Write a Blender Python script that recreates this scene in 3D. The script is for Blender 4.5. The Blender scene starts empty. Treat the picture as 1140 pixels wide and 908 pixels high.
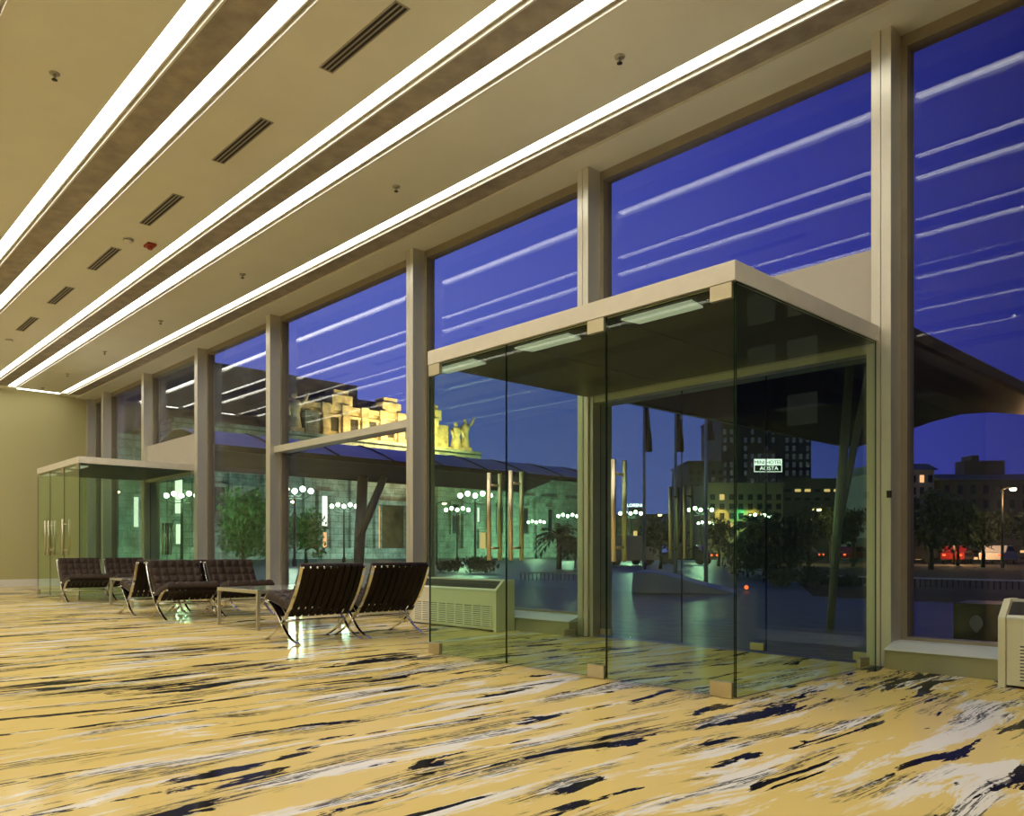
import bpy, bmesh, math, random
from math import pi, sin, cos, atan2, hypot, radians
from mathutils import Vector, Matrix, Euler

random.seed(7)
SC = bpy.context.scene
COL = SC.collection

# ------------------------------------------------------------------ measuring helpers
# x runs along the glass wall (towards +x = right), y points out through it, z is up.
CAM_H = 0.92
RX, RY = 0.6846, 0.7288          # camera right in plan
FX, FY = -0.7288, 0.6846         # camera forward in plan
FPX, CX, HY = 892.0, 570.0, 614.0


def at(px, py, d):
    """World point seen at photo pixel (px, py) at distance d in front of the camera."""
    r = (px - CX) / FPX * d
    return Vector((r * RX + d * FX, r * RY + d * FY, CAM_H + (HY - py) / FPX * d))


def gat(px, d, z=0.0):
    v = at(px, HY, d)
    v.z = z
    return v


VIEW_YAW = atan2(RY, RX)           # turn of an object whose local +x runs along the picture's width

# ------------------------------------------------------------------ materials
MATS = {}


def nt(name):
    m = bpy.data.materials.new(name)
    m.use_nodes = True
    t = m.node_tree
    t.nodes.clear()
    out = t.nodes.new('ShaderNodeOutputMaterial')
    return m, t, out


def N(t, kind, **kw):
    n = t.nodes.new(kind)
    for k, v in kw.items():
        setattr(n, k, v)
    return n


def mat(name, col, rough=0.5, metal=0.0, var=0.0, vscale=8.0, bump=0.0, bscale=60.0, spec=0.5, stretch=(1, 1, 1),
        emit=None, estr=0.0):
    if name in MATS:
        return MATS[name]
    m, t, out = nt(name)
    b = N(t, 'ShaderNodeBsdfPrincipled')
    b.inputs['Base Color'].default_value = (*col, 1)
    b.inputs['Roughness'].default_value = rough
    b.inputs['Metallic'].default_value = metal
    b.inputs['Specular IOR Level'].default_value = spec
    if emit:
        b.inputs['Emission Color'].default_value = (*emit, 1)
        b.inputs['Emission Strength'].default_value = estr
    if var or bump:
        tc = N(t, 'ShaderNodeTexCoord')
        mp = N(t, 'ShaderNodeMapping')
        mp.inputs['Scale'].default_value = stretch
        t.links.new(tc.outputs['Object'], mp.inputs['Vector'])
        if var:
            nz = N(t, 'ShaderNodeTexNoise')
            nz.inputs['Scale'].default_value = vscale
            nz.inputs['Detail'].default_value = 6
            nz.inputs['Roughness'].default_value = 0.6
            t.links.new(mp.outputs[0], nz.inputs['Vector'])
            cr = N(t, 'ShaderNodeValToRGB')
            cr.color_ramp.elements[0].position = 0.3
            cr.color_ramp.elements[1].position = 0.7
            cr.color_ramp.elements[0].color = (*[max(0, c * (1 - var)) for c in col], 1)
            cr.color_ramp.elements[1].color = (*[min(1, c * (1 + var)) for c in col], 1)
            t.links.new(nz.outputs[0], cr.inputs[0])
            t.links.new(cr.outputs[0], b.inputs['Base Color'])
        if bump:
            nb = N(t, 'ShaderNodeTexNoise')
            nb.inputs['Scale'].default_value = bscale
            nb.inputs['Detail'].default_value = 4
            t.links.new(mp.outputs[0], nb.inputs['Vector'])
            bp = N(t, 'ShaderNodeBump')
            bp.inputs['Strength'].default_value = bump
            bp.inputs['Distance'].default_value = 0.02
            t.links.new(nb.outputs[0], bp.inputs['Height'])
            t.links.new(bp.outputs[0], b.inputs['Normal'])
    t.links.new(b.outputs[0], out.inputs[0])
    MATS[name] = m
    return m


def emis(name, col, s):
    if name in MATS:
        return MATS[name]
    m, t, out = nt(name)
    e = N(t, 'ShaderNodeEmission')
    e.inputs[0].default_value = (*col, 1)
    e.inputs[1].default_value = s
    t.links.new(e.outputs[0], out.inputs[0])
    MATS[name] = m
    return m


def glass(name, tint, r0=0.045, rough=0.0):
    """Thin sheet glass: clear tinted transmission plus angle-dependent reflection."""
    if name in MATS:
        return MATS[name]
    m, t, out = nt(name)
    lw = N(t, 'ShaderNodeLayerWeight')
    lw.inputs['Blend'].default_value = 0.5
    p = N(t, 'ShaderNodeMath', operation='POWER')
    p.inputs[1].default_value = 5
    mu = N(t, 'ShaderNodeMath', operation='MULTIPLY_ADD')
    mu.inputs[1].default_value = 1 - r0
    mu.inputs[2].default_value = r0
    tr = N(t, 'ShaderNodeBsdfTransparent')
    tr.inputs[0].default_value = (*tint, 1)
    gl = N(t, 'ShaderNodeBsdfGlossy')
    gl.inputs['Roughness'].default_value = rough
    gl.inputs[0].default_value = (1, 1, 1, 1)
    mx = N(t, 'ShaderNodeMixShader')
    t.links.new(lw.outputs['Facing'], p.inputs[0])
    t.links.new(p.outputs[0], mu.inputs[0])
    t.links.new(mu.outputs[0], mx.inputs[0])
    t.links.new(tr.outputs[0], mx.inputs[1])
    t.links.new(gl.outputs[0], mx.inputs[2])
    t.links.new(mx.outputs[0], out.inputs[0])
    MATS[name] = m
    return m


def floor_material():
    m, t, out = nt('poured_marble_floor')
    L = t.links.new
    tc = N(t, 'ShaderNodeTexCoord')

    def noise(vec, scale, detail, rough, dist=0.0):
        n = N(t, 'ShaderNodeTexNoise')
        n.inputs['Scale'].default_value = scale
        n.inputs['Detail'].default_value = detail
        n.inputs['Roughness'].default_value = rough
        n.inputs['Distortion'].default_value = dist
        L(vec, n.inputs['Vector'])
        return n

    def mapping(vec, sc, loc=(0, 0, 0)):
        n = N(t, 'ShaderNodeMapping')
        n.inputs['Scale'].default_value = sc
        n.inputs['Location'].default_value = loc
        L(vec, n.inputs['Vector'])
        return n.outputs[0]

    def math(op, a, b=None, c=None, clamp=False):
        n = N(t, 'ShaderNodeMath', operation=op, use_clamp=clamp)
        for i, v in enumerate((a, b, c)):
            if v is None:
                continue
            if isinstance(v, (int, float)):
                n.inputs[i].default_value = v
            else:
                L(v, n.inputs[i])
        return n.outputs[0]

    def step(v, lo, hi):
        n = N(t, 'ShaderNodeMapRange', clamp=True)
        n.inputs['From Min'].default_value = lo
        n.inputs['From Max'].default_value = hi
        L(v, n.inputs['Value'])
        return n.outputs[0]

    # wandering flow: bend the sheet sideways a little before stretching it
    w = noise(mapping(tc.outputs['Object'], (0.5, 0.35, 1)), 1.0, 2, 0.5)
    sub = N(t, 'ShaderNodeVectorMath', operation='SUBTRACT')
    L(w.outputs['Color'], sub.inputs[0])
    sub.inputs[1].default_value = (0.5, 0.5, 0.5)
    scl = N(t, 'ShaderNodeVectorMath', operation='MULTIPLY')
    L(sub.outputs[0], scl.inputs[0])
    scl.inputs[1].default_value = (0.5, 0.3, 0)
    add = N(t, 'ShaderNodeVectorMath', operation='ADD')
    L(tc.outputs['Object'], add.inputs[0])
    L(scl.outputs[0], add.inputs[1])
    P = add.outputs[0]
    S = mapping(P, (1, 0.17, 1))
    S2 = mapping(P, (1, 0.15, 1), (13.7, 4.1, 0))
    S3 = mapping(P, (1, 0.14, 1), (-7.3, 9.2, 0))
    fine = mapping(P, (1, 0.035, 1), (3.3, 1.7, 0))
    A = noise(S, 6.6, 7, 0.60, 0.5).outputs[0]
    cl = noise(S3, 1.1, 2, 0.5).outputs[0]
    Am = math('MULTIPLY_ADD', math('SUBTRACT', cl, 0.5), 0.30, A)
    black = step(Am, 0.588, 0.596)
    # dry-brushed streaks
    F = noise(fine, 62, 3, 0.7).outputs[0]
    B = noise(S2, 4.8, 6, 0.58, 0.4).outputs[0]
    Bm = math('MULTIPLY_ADD', math('SUBTRACT', cl, 0.5), 0.25, B)
    brush = math('MULTIPLY', step(Bm, 0.515, 0.565), step(F, 0.47, 0.52))
    speck = noise(mapping(P, (1, 0.3, 1)), 60, 3, 0.7).outputs[0]
    brush = math('MULTIPLY', brush, step(speck, 0.36, 0.48))
    # pale veins
    W = noise(S3, 4.6, 7, 0.66, 0.6).outputs[0]
    Wm = math('MULTIPLY_ADD', math('SUBTRACT', B, 0.5), 0.35, W)
    white = step(Wm, 0.535, 0.565)
    wfine = math('MULTIPLY', step(F, 0.36, 0.50), 0.9)
    white = math('MULTIPLY', white, math('MAXIMUM', wfine, step(Wm, 0.565, 0.585)))
    # yellow ground
    yv = noise(S2, 1.3, 3, 0.5).outputs[0]
    ymix = N(t, 'ShaderNodeMix', data_type='RGBA')
    L(yv, ymix.inputs[0])
    ymix.inputs[6].default_value = FLOOR_Y1
    ymix.inputs[7].default_value = FLOOR_Y2
    m1 = N(t, 'ShaderNodeMix', data_type='RGBA')
    L(white, m1.inputs[0])
    L(ymix.outputs[2], m1.inputs[6])
    m1.inputs[7].default_value = (0.90, 0.84, 0.79, 1)
    m2 = N(t, 'ShaderNodeMix', data_type='RGBA')
    L(math('MULTIPLY', brush, 0.88), m2.inputs[0])
    L(m1.outputs[2], m2.inputs[6])
    m2.inputs[7].default_value = (0.035, 0.035, 0.038, 1)
    m3 = N(t, 'ShaderNodeMix', data_type='RGBA')
    L(black, m3.inputs[0])
    L(m2.outputs[2], m3.inputs[6])
    m3.inputs[7].default_value = (0.016, 0.014, 0.018, 1)
    # waxed stone: matt body colour under a thin polish whose sheen grows towards grazing view
    df = N(t, 'ShaderNodeBsdfDiffuse')
    L(m3.outputs[2], df.inputs['Color'])
    gl = N(t, 'ShaderNodeBsdfGlossy')
    gl.inputs['Roughness'].default_value = 0.10
    lw = N(t, 'ShaderNodeLayerWeight')
    lw.inputs['Blend'].default_value = 0.5
    fac = math('MULTIPLY_ADD', math('POWER', lw.outputs['Facing'], 6), 0.50, 0.014)
    mx = N(t, 'ShaderNodeMixShader')
    L(fac, mx.inputs[0])
    L(df.outputs[0], mx.inputs[1])
    L(gl.outputs[0], mx.inputs[2])
    L(mx.outputs[0], out.inputs[0])
    return m


FLOOR_Y1 = (0.80, 0.58, 0.19, 1)
FLOOR_Y2 = (0.86, 0.66, 0.27, 1)


def plaza_material():
    m, t, out = nt('plaza_paving')
    L = t.links.new
    tc = N(t, 'ShaderNodeTexCoord')
    mp = N(t, 'ShaderNodeMapping')
    mp.inputs['Rotation'].default_value = (0, 0, 0.0)
    L(tc.outputs['Object'], mp.inputs['Vector'])
    br = N(t, 'ShaderNodeTexBrick')
    br.inputs['Color1'].default_value = (0.030, 0.036, 0.054, 1)
    br.inputs['Color2'].default_value = (0.042, 0.048, 0.068, 1)
    br.inputs['Mortar'].default_value = (0.025, 0.03, 0.04, 1)
    br.inputs['Scale'].default_value = 1.0
    br.inputs['Mortar Size'].default_value = 0.02
    br.inputs['Brick Width'].default_value = 1.2
    br.inputs['Row Height'].default_value = 0.6
    L(mp.outputs[0], br.inputs['Vector'])
    nz = N(t, 'ShaderNodeTexNoise')
    nz.inputs['Scale'].default_value = 3.5
    nz.inputs['Detail'].default_value = 5
    L(mp.outputs[0], nz.inputs['Vector'])
    bp = N(t, 'ShaderNodeBump')
    bp.inputs['Strength'].default_value = 0.8
    bp.inputs['Distance'].default_value = 0.03
    L(nz.outputs[0], bp.inputs['Height'])
    b = N(t, 'ShaderNodeBsdfPrincipled')
    b.inputs['Roughness'].default_value = 0.36
    b.inputs['Specular IOR Level'].default_value = 0.25
    L(br.outputs[0], b.inputs['Base Color'])
    L(bp.outputs[0], b.inputs['Normal'])
    L(b.outputs[0], out.inputs[0])
    return m


def stone_material(name, c1, c2, bw=1.6, rh=0.8):
    m, t, out = nt(name)
    L = t.links.new
    tc = N(t, 'ShaderNodeTexCoord')
    mp = N(t, 'ShaderNodeMapping')
    mp.inputs['Rotation'].default_value = (0, pi / 2, 0)
    # facade plane is y-z: feed (y, z) to the brick pattern
    sep = N(t, 'ShaderNodeSeparateXYZ')
    com = N(t, 'ShaderNodeCombineXYZ')
    L(tc.outputs['Object'], sep.inputs[0])
    L(sep.outputs[1], com.inputs[0])
    L(sep.outputs[2], com.inputs[1])
    br = N(t, 'ShaderNodeTexBrick')
    br.inputs['Color1'].default_value = (*c1, 1)
    br.inputs['Color2'].default_value = (*c2, 1)
    br.inputs['Mortar'].default_value = (*[c * 0.45 for c in c1], 1)
    br.inputs['Scale'].default_value = 1.0
    br.inputs['Mortar Size'].default_value = 0.035
    br.inputs['Brick Width'].default_value = bw
    br.inputs['Row Height'].default_value = rh
    L(com.outputs[0], br.inputs['Vector'])
    nz = N(t, 'ShaderNodeTexNoise')
    nz.inputs['Scale'].default_value = 0.6
    nz.inputs['Detail'].default_value = 8
    nz.inputs['Roughness'].default_value = 0.7
    L(tc.outputs['Object'], nz.inputs['Vector'])
    cr = N(t, 'ShaderNodeValToRGB')
    cr.color_ramp.elements[0].position = 0.35
    cr.color_ramp.elements[0].color = (0.15, 0.15, 0.14, 1)
    cr.color_ramp.elements[1].position = 0.65
    L(nz.outputs[0], cr.inputs[0])
    mx = N(t, 'ShaderNodeMix', data_type='RGBA', blend_type='MULTIPLY')
    mx.inputs[0].default_value = 0.8
    L(br.outputs[0], mx.inputs[6])
    L(cr.outputs[0], mx.inputs[7])
    b = N(t, 'ShaderNodeBsdfPrincipled')
    b.inputs['Roughness'].default_value = 0.85
    L(mx.outputs[2], b.inputs['Base Color'])
    L(b.outputs[0], out.inputs[0])
    return m


M_FLOOR = floor_material()
M_PLAZA = plaza_material()
M_STONE = stone_material('old_stone_blocks', (0.36, 0.38, 0.35), (0.44, 0.46, 0.42))
M_ATTIC = mat('carved_pale_stone', (0.58, 0.47, 0.30), 0.85, var=0.5, vscale=1.1, bump=0.6, bscale=2)
M_ROOFD = mat('dark_roof_lead', (0.15, 0.155, 0.18), 0.7, var=0.55, vscale=0.35)
M_RAFT = mat('painted_plaster_panel', (0.80, 0.78, 0.67), 0.6, var=0.03, vscale=1.5)
M_BAND = mat('raw_concrete_band', (0.36, 0.31, 0.25), 0.65, var=0.25, vscale=5.0)
M_WALL = mat('woven_wall_covering', (0.51, 0.465, 0.235), 0.8, var=0.05, vscale=40, bump=0.2, bscale=90)
M_TRIMW = mat('white_painted_trim', (0.78, 0.77, 0.74), 0.4, var=0.03)
M_PANEL = mat('beige_lacquered_panel', (0.54, 0.49, 0.42), 0.35, var=0.02)
M_ALU = mat('satin_aluminium', (0.76, 0.73, 0.64), 0.36, 0.6, var=0.04, vscale=3, stretch=(1, 1, 0.1))
M_ALUD = mat('bronze_aluminium', (0.34, 0.29, 0.21), 0.4, 0.3, var=0.05)
M_SILL = mat('grey_sill_metal', (0.44, 0.42, 0.28), 0.38, 0.4, var=0.03)
M_SILLT = mat('pale_sill_cap', (0.80, 0.82, 0.84), 0.4, 0.1, var=0.02)
M_TUBE = emis('ceiling_light_diffuser', (1.0, 0.97, 0.84), 9.0)
M_LIP = mat('light_trim_lip', (0.80, 0.76, 0.68), 0.4, 0.2, var=0.02)
M_VROOF = mat('vestibule_roof_paint', (0.86, 0.80, 0.69), 0.4, 0.2, var=0.03)
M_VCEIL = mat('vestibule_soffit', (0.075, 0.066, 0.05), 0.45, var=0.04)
M_WIN = glass('window_glass', (0.93, 0.94, 0.95), 0.023)
M_VGL = glass('clear_green_glass', (0.87, 0.95, 0.87), 0.02)
M_EDGE = mat('glass_edge_green', (0.012, 0.035, 0.022), 0.15, var=0.1)
M_STEEL = mat('brushed_steel', (0.70, 0.62, 0.44), 0.3, 0.9, var=0.04)
M_CHROME = mat('polished_chrome', (0.82, 0.80, 0.76), 0.12, 1.0, var=0.02)
M_LEATH = mat('dark_brown_leather', (0.040, 0.021, 0.012), 0.5, var=0.2, vscale=12, bump=0.25, bscale=160, spec=0.28)
M_STRAP = mat('brown_strap_leather', (0.012, 0.006, 0.004), 0.6, var=0.15, spec=0.25)
M_TGLASS = mat('frosted_table_top', (0.70, 0.72, 0.66), 0.1, 0.6, var=0.03)
M_TFRAME = mat('satin_table_steel', (0.62, 0.60, 0.50), 0.3, 0.8, var=0.03)
M_CONV = mat('convector_enamel', (0.82, 0.78, 0.58), 0.4, var=0.03)
M_CONVW = mat('convector_pale_edge', (0.80, 0.79, 0.70), 0.35, var=0.02)
M_DARK = mat('dark_recess', (0.018, 0.014, 0.012), 0.6, var=0.1)
M_VENT = mat('vent_enamel', (0.42, 0.38, 0.30), 0.45, 0.2, var=0.03)
M_RED = mat('red_enamel', (0.42, 0.06, 0.02), 0.4, var=0.05)
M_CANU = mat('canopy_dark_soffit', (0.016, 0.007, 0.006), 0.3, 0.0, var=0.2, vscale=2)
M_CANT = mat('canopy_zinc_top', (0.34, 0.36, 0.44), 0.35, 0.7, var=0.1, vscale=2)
M_LEG = mat('canopy_leg_paint', (0.46, 0.48, 0.40), 0.4, 0.4, var=0.05)
M_POLE = mat('pole_paint', (0.60, 0.64, 0.74), 0.35, 0.5, var=0.05)
M_IRON = mat('dark_iron', (0.025, 0.028, 0.028), 0.5, 0.4, var=0.1)
M_GLOBE = emis('lamp_globe_glow', (0.80, 1.0, 0.72), 22.0)
M_SODIUM = emis('amber_lamp_glow', (1.0, 0.55, 0.16), 22.0)
M_BARK = mat('bark', (0.06, 0.045, 0.03), 0.9, var=0.3, vscale=6)
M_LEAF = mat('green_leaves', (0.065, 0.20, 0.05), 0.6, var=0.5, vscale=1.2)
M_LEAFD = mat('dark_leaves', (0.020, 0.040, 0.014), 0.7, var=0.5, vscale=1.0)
M_RAMP = mat('blue_grey_concrete', (0.42, 0.48, 0.85), 0.6, var=0.08, vscale=2)
M_BOX = mat('black_box_paint', (0.012, 0.010, 0.012), 0.4, var=0.1)
M_EMBL = mat('grey_emblem', (0.16, 0.16, 0.20), 0.5, var=0.05)
M_ROAD = mat('asphalt', (0.05, 0.042, 0.038), 0.9, var=0.2, vscale=0.7, spec=0.1)
M_BLD = mat('dark_render', (0.09, 0.075, 0.075), 0.85, var=0.15, vscale=0.4)
M_BLDP = mat('pale_render', (0.30, 0.28, 0.27), 0.85, var=0.1, vscale=0.4)
M_BLDW = mat('ochre_render', (0.24, 0.19, 0.12), 0.85, var=0.1, vscale=0.4)
M_DOORW = mat('brown_doorway', (0.10, 0.06, 0.035), 0.9, var=0.5, vscale=0.8, spec=0.1)
M_WDK = mat('dark_window', (0.02, 0.02, 0.03), 0.2, var=0.1)
M_WLIT = emis('lit_window_warm', (1.0, 0.55, 0.24), 1.2)
M_WCOOL = emis('lit_window_cool', (0.50, 0.52, 1.0), 0.06)
M_WWHT = emis('lit_window_white', (0.95, 1.0, 0.85), 1.8)
M_SIGNW = emis('sign_white', (0.95, 0.97, 1.0), 1.6)
M_SIGNK = mat('sign_black', (0.01, 0.01, 0.012), 0.4, var=0.05)
M_CARW = mat('white_car_paint', (0.55, 0.56, 0.56), 0.25, var=0.02)
M_CARD = mat('dark_car_paint', (0.03, 0.03, 0.04), 0.2, var=0.05)
M_CARR = mat('red_car_paint', (0.25, 0.02, 0.02), 0.2, var=0.05)
M_TAIL = emis('tail_lamp', (1.0, 0.10, 0.03), 3.0)
M_HEAD = emis('head_lamp', (1.0, 0.80, 0.55), 3.5)
M_FLAGA = mat('dark_blue_flag', (0.02, 0.02, 0.06), 0.8, var=0.2)
M_FLAGB = mat('dark_red_flag', (0.10, 0.015, 0.03), 0.8, var=0.2)

# ------------------------------------------------------------------ geometry helpers


class MB:
    def __init__(self):
        self.bm = bmesh.new()
        self.mi = 0

    def face(self, pts, mi=None):
        f = self.bm.faces.new([self.bm.verts.new(p) for p in pts])
        f.material_index = self.mi if mi is None else mi
        return f

    def box(self, x0, x1, y0, y1, z0, z1, mi=None, side_mi=None):
        bm = self.bm
        v = [bm.verts.new((x, y, z)) for z in (z0, z1) for y in (y0, y1) for x in (x0, x1)]
        for idx in ((0, 2, 3, 1), (4, 5, 7, 6), (0, 1, 5, 4), (2, 6, 7, 3), (0, 4, 6, 2), (1, 3, 7, 5)):
            f = bm.faces.new([v[i] for i in idx])
            f.material_index = self.mi if mi is None else mi
        return self

    def obox(self, c, ux, uy, hx, hy, z0, z1, mi=None):
        """box turned in plan: centre c, unit axes ux, uy, half sizes."""
        bm = self.bm
        v = []
        for z in (z0, z1):
            for sy in (-1, 1):
                for sx in (-1, 1):
                    v.append(bm.verts.new((c[0] + ux[0] * hx * sx + uy[0] * hy * sy,
                                           c[1] + ux[1] * hx * sx + uy[1] * hy * sy, z)))
        for idx in ((0, 2, 3, 1), (4, 5, 7, 6), (0, 1, 5, 4), (2, 6, 7, 3), (0, 4, 6, 2), (1, 3, 7, 5)):
            f = bm.faces.new([v[i] for i in idx])
            f.material_index = self.mi if mi is None else mi
        return self

    def prism(self, prof, a0, a1, axis='x', mi=None):
        """extrude a closed 2D profile along an axis. axis x: prof=(y,z); y: prof=(x,z); z: prof=(x,y)."""
        def P(a, p):
            return {'x': (a, p[0], p[1]), 'y': (p[0], a, p[1]), 'z': (p[0], p[1], a)}[axis]
        bm = self.bm
        A = [bm.verts.new(P(a0, p)) for p in prof]
        B = [bm.verts.new(P(a1, p)) for p in prof]
        n = len(prof)
        fs = [bm.faces.new(A[::-1]), bm.faces.new(B)]
        for i in range(n):
            fs.append(bm.faces.new([A[i], A[(i + 1) % n], B[(i + 1) % n], B[i]]))
        for f in fs:
            f.material_index = self.mi if mi is None else mi
        return self

    def tube(self, pts, r, n=10, caps=True, mi=None):
        bm = self.bm
        pts = [Vector(p) for p in pts]
        rs = r if isinstance(r, (list, tuple)) else [r] * len(pts)
        rings = []
        ref = None
        for i, p in enumerate(pts):
            d = (pts[min(i + 1, len(pts) - 1)] - pts[max(i - 1, 0)]).normalized()
            if ref is None:
                ref = Vector((0, 0, 1)) if abs(d.z) < 0.9 else Vector((1, 0, 0))
            u = (ref - d * ref.dot(d)).normalized()
            ref = u
            w = d.cross(u)
            rings.append([bm.verts.new(p + (u * cos(2 * pi * k / n) + w * sin(2 * pi * k / n)) * rs[i]) for k in range(n)])
        for a, b in zip(rings, rings[1:]):
            for k in range(n):
                f = bm.faces.new([a[k], a[(k + 1) % n], b[(k + 1) % n], b[k]])
                f.smooth = True
                f.material_index = self.mi if mi is None else mi
        if caps:
            for rr in (rings[0][::-1], rings[-1]):
                f = bm.faces.new(rr)
                f.material_index = self.mi if mi is None else mi
        return self

    def lathe(self, prof, c=(0, 0, 0), n=20, mi=None):
        """prof: list of (r, z) from bottom to top."""
        bm = self.bm
        rings = []
        for r, z in prof:
            if r < 1e-6:
                rings.append([bm.verts.new((c[0], c[1], c[2] + z))])
            else:
                rings.append([bm.verts.new((c[0] + r * cos(2 * pi * k / n), c[1] + r * sin(2 * pi * k / n), c[2] + z)) for k in range(n)])
        for a, b in zip(rings, rings[1:]):
            for k in range(n):
                q = [a[k % len(a)], a[(k + 1) % len(a)], b[(k + 1) % len(b)], b[k % len(b)]]
                q = list(dict.fromkeys(q))
                if len(q) > 2:
                    f = bm.faces.new(q)
                    f.smooth = True
                    f.material_index = self.mi if mi is None else mi
        for rr, rev in ((rings[0], True), (rings[-1], False)):
            if len(rr) > 2:
                f = bm.faces.new(rr[::-1] if rev else rr)
                f.material_index = self.mi if mi is None else mi
        return self

    def ball(self, c, r, n=12, sz=1.0, mi=None):
        prof = [(r * sin(pi * i / n), -r * sz * cos(pi * i / n)) for i in range(n + 1)]
        prof[0] = (0, -r * sz)
        prof[-1] = (0, r * sz)
        return self.lathe(prof, c, n=max(8, n), mi=mi)

    def ribbon(self, path, width, thick, y0, mi=None):
        """flat bar following a path in the x-z plane, width along y centred on y0."""
        bm = self.bm
        rings = []
        for i, (x, z) in enumerate(path):
            a = path[max(i - 1, 0)]
            b = path[min(i + 1, len(path) - 1)]
            dx, dz = b[0] - a[0], b[1] - a[1]
            L = hypot(dx, dz) or 1
            nx, nz = -dz / L * thick / 2, dx / L * thick / 2
            rings.append([bm.verts.new((x + s * nx, y0 + q * width / 2, z + s * nz)) for s, q in ((-1, -1), (-1, 1), (1, 1), (1, -1))])
        for a, b in zip(rings, rings[1:]):
            for k in range(4):
                f = bm.faces.new([a[k], a[(k + 1) % 4], b[(k + 1) % 4], b[k]])
                f.material_index = self.mi if mi is None else mi
        bm.faces.new(rings[0][::-1])
        bm.faces.new(rings[-1])
        return self

    def build(self, name, mats, parent=None, bevel=0.0, smooth=False, loc=None):
        bmesh.ops.recalc_face_normals(self.bm, faces=self.bm.faces[:])
        me = bpy.data.meshes.new(name)
        if smooth:
            for f in self.bm.faces:
                f.smooth = True
        self.bm.to_mesh(me)
        self.bm.free()
        for m in (mats if isinstance(mats, (list, tuple)) else [mats]):
            me.materials.append(m)
        o = bpy.data.objects.new(name, me)
        COL.objects.link(o)
        if parent is not None:
            o.parent = parent
        if loc is not None:
            o.location = loc
        if bevel:
            md = o.modifiers.new('edge', 'BEVEL')
            md.width = bevel
            md.segments = 2
            md.limit_method = 'ANGLE'
        return o


def tag(o, label=None, cat=None, group=None, kind=None):
    for k, v in (('label', label), ('category', cat), ('group', group), ('kind', kind)):
        if v:
            o[k] = v
    return o


def thing(name, label, cat, loc=(0, 0, 0), rz=0.0, group=None):
    o = bpy.data.objects.new(name, None)
    o.empty_display_size = 0.2
    COL.objects.link(o)
    o.location = loc
    o.rotation_euler = (0, 0, rz)
    return tag(o, label, cat, group)


def structure(name, loc=(0, 0, 0)):
    o = bpy.data.objects.new(name, None)
    COL.objects.link(o)
    o.location = loc
    return tag(o, kind='structure')


def struct(name, mb, m, parent=None, bevel=0.0):
    o = mb.build(name, m, parent, bevel)
    if parent is None:
        tag(o, kind='structure')
    return o


def kids(o):
    return [c for c in bpy.data.objects if c.parent == o]


def copy_tree(root, loc, rz=None, label=None, group=None):
    def rec(o, par):
        c = o.copy()
        COL.objects.link(c)
        if par is not None:
            c.parent = par
        for ch in kids(o):
            rec(ch, c)
        return c
    r = rec(root, None)
    r.location = loc
    if rz is not None:
        r.rotation_euler = (0, 0, rz)
    return tag(r, label, None, group)


def bez2(p0, p1, p2, n=16):
    return [((1 - t) ** 2 * p0[0] + 2 * t * (1 - t) * p1[0] + t * t * p2[0],
             (1 - t) ** 2 * p0[1] + 2 * t * (1 - t) * p1[1] + t * t * p2[1]) for t in [i / n for i in range(n + 1)]]


def bez3(p0, p1, p2, p3, n=18):
    return [tuple((1 - t) ** 3 * a + 3 * t * (1 - t) ** 2 * b + 3 * t * t * (1 - t) * c + t ** 3 * d
                  for a, b, c, d in zip(p0, p1, p2, p3)) for t in [i / n for i in range(n + 1)]]


def text(body, size, m, parent, loc, rot, name='lettering', extrude=0.02, align='CENTER'):
    cu = bpy.data.curves.new(name, 'FONT')
    cu.body = body
    cu.size = size
    cu.extrude = extrude
    cu.align_x = align
    cu.align_y = 'CENTER'
    cu.materials.append(m)
    tmp = bpy.data.objects.new(name, cu)
    COL.objects.link(tmp)
    dg = bpy.context.evaluated_depsgraph_get()
    me = bpy.data.meshes.new_from_object(tmp.evaluated_get(dg))
    bpy.data.objects.remove(tmp)
    me.materials.clear()
    me.materials.append(m)
    o = bpy.data.objects.new(name, me)
    COL.objects.link(o)
    o.parent = parent
    o.location = loc
    o.rotation_euler = rot
    return o


# ================================================================== THE ROOM
XL, XR = -24.2, 7.0            # far end wall, near end wall
YB, YW = -6.0, 6.62            # rear wall, floor edge at the glass wall
ZC = 5.12                      # ceiling boards

struct('floor', MB().box(XL - 0.1, XR + 0.1, YB, YW, -0.12, 0.0), M_FLOOR)
struct('wall_left', MB().box(XL - 0.25, XL, YB, 7.0, 0, 5.5), M_WALL)
struct('wall_right', MB().box(XR, XR + 0.25, YB, 7.0, 0, 5.5), M_BAND)
struct('wall_rear', MB().box(XL, XR, YB - 0.25, YB, 0, 5.5), M_RAFT)
struct('baseboard_left', MB().box(XL, XL + 0.02, YB, 6.5, 0, 0.2), M_TRIMW)

# ceiling: hanging plaster boards with light slots on both edges, raw concrete strips between
slab = MB()
slab.box(XL, XR, YB, 6.95, 5.30, 5.55)
struct('roof', slab, M_BAND)
raft_end = -23.66
boards = [(4.815, 5.807), (3.107, 4.10), (1.392, 2.376), (-0.325, 0.66), (-2.04, -1.055), (-3.755, -2.77), (-6.0, -4.485)]
cm = MB()
for y0, y1 in boards:
    cm.box(raft_end, XR, y0, y1, ZC, 5.30)
cm.box(XL, XR, 6.32, 6.95, ZC, 5.30)            # soffit over the glass wall
cm.box(XL, raft_end - 0.08, YB, 6.32, ZC + 0.02, 5.30)   # border along the end wall
struct('ceiling', cm, M_RAFT)
bands = [(6.007, 6.32), (4.298, 4.62), (2.585, 2.906), (0.868, 1.192), (-0.85, -0.525), (-2.56, -2.24), (-4.485, -3.96)]
cb = MB()
for y0, y1 in bands:
    cb.box(raft_end - 0.08, XR, y0, y1, ZC + 0.03, 5.30)
struct('trim_1', cb, M_BAND)

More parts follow.
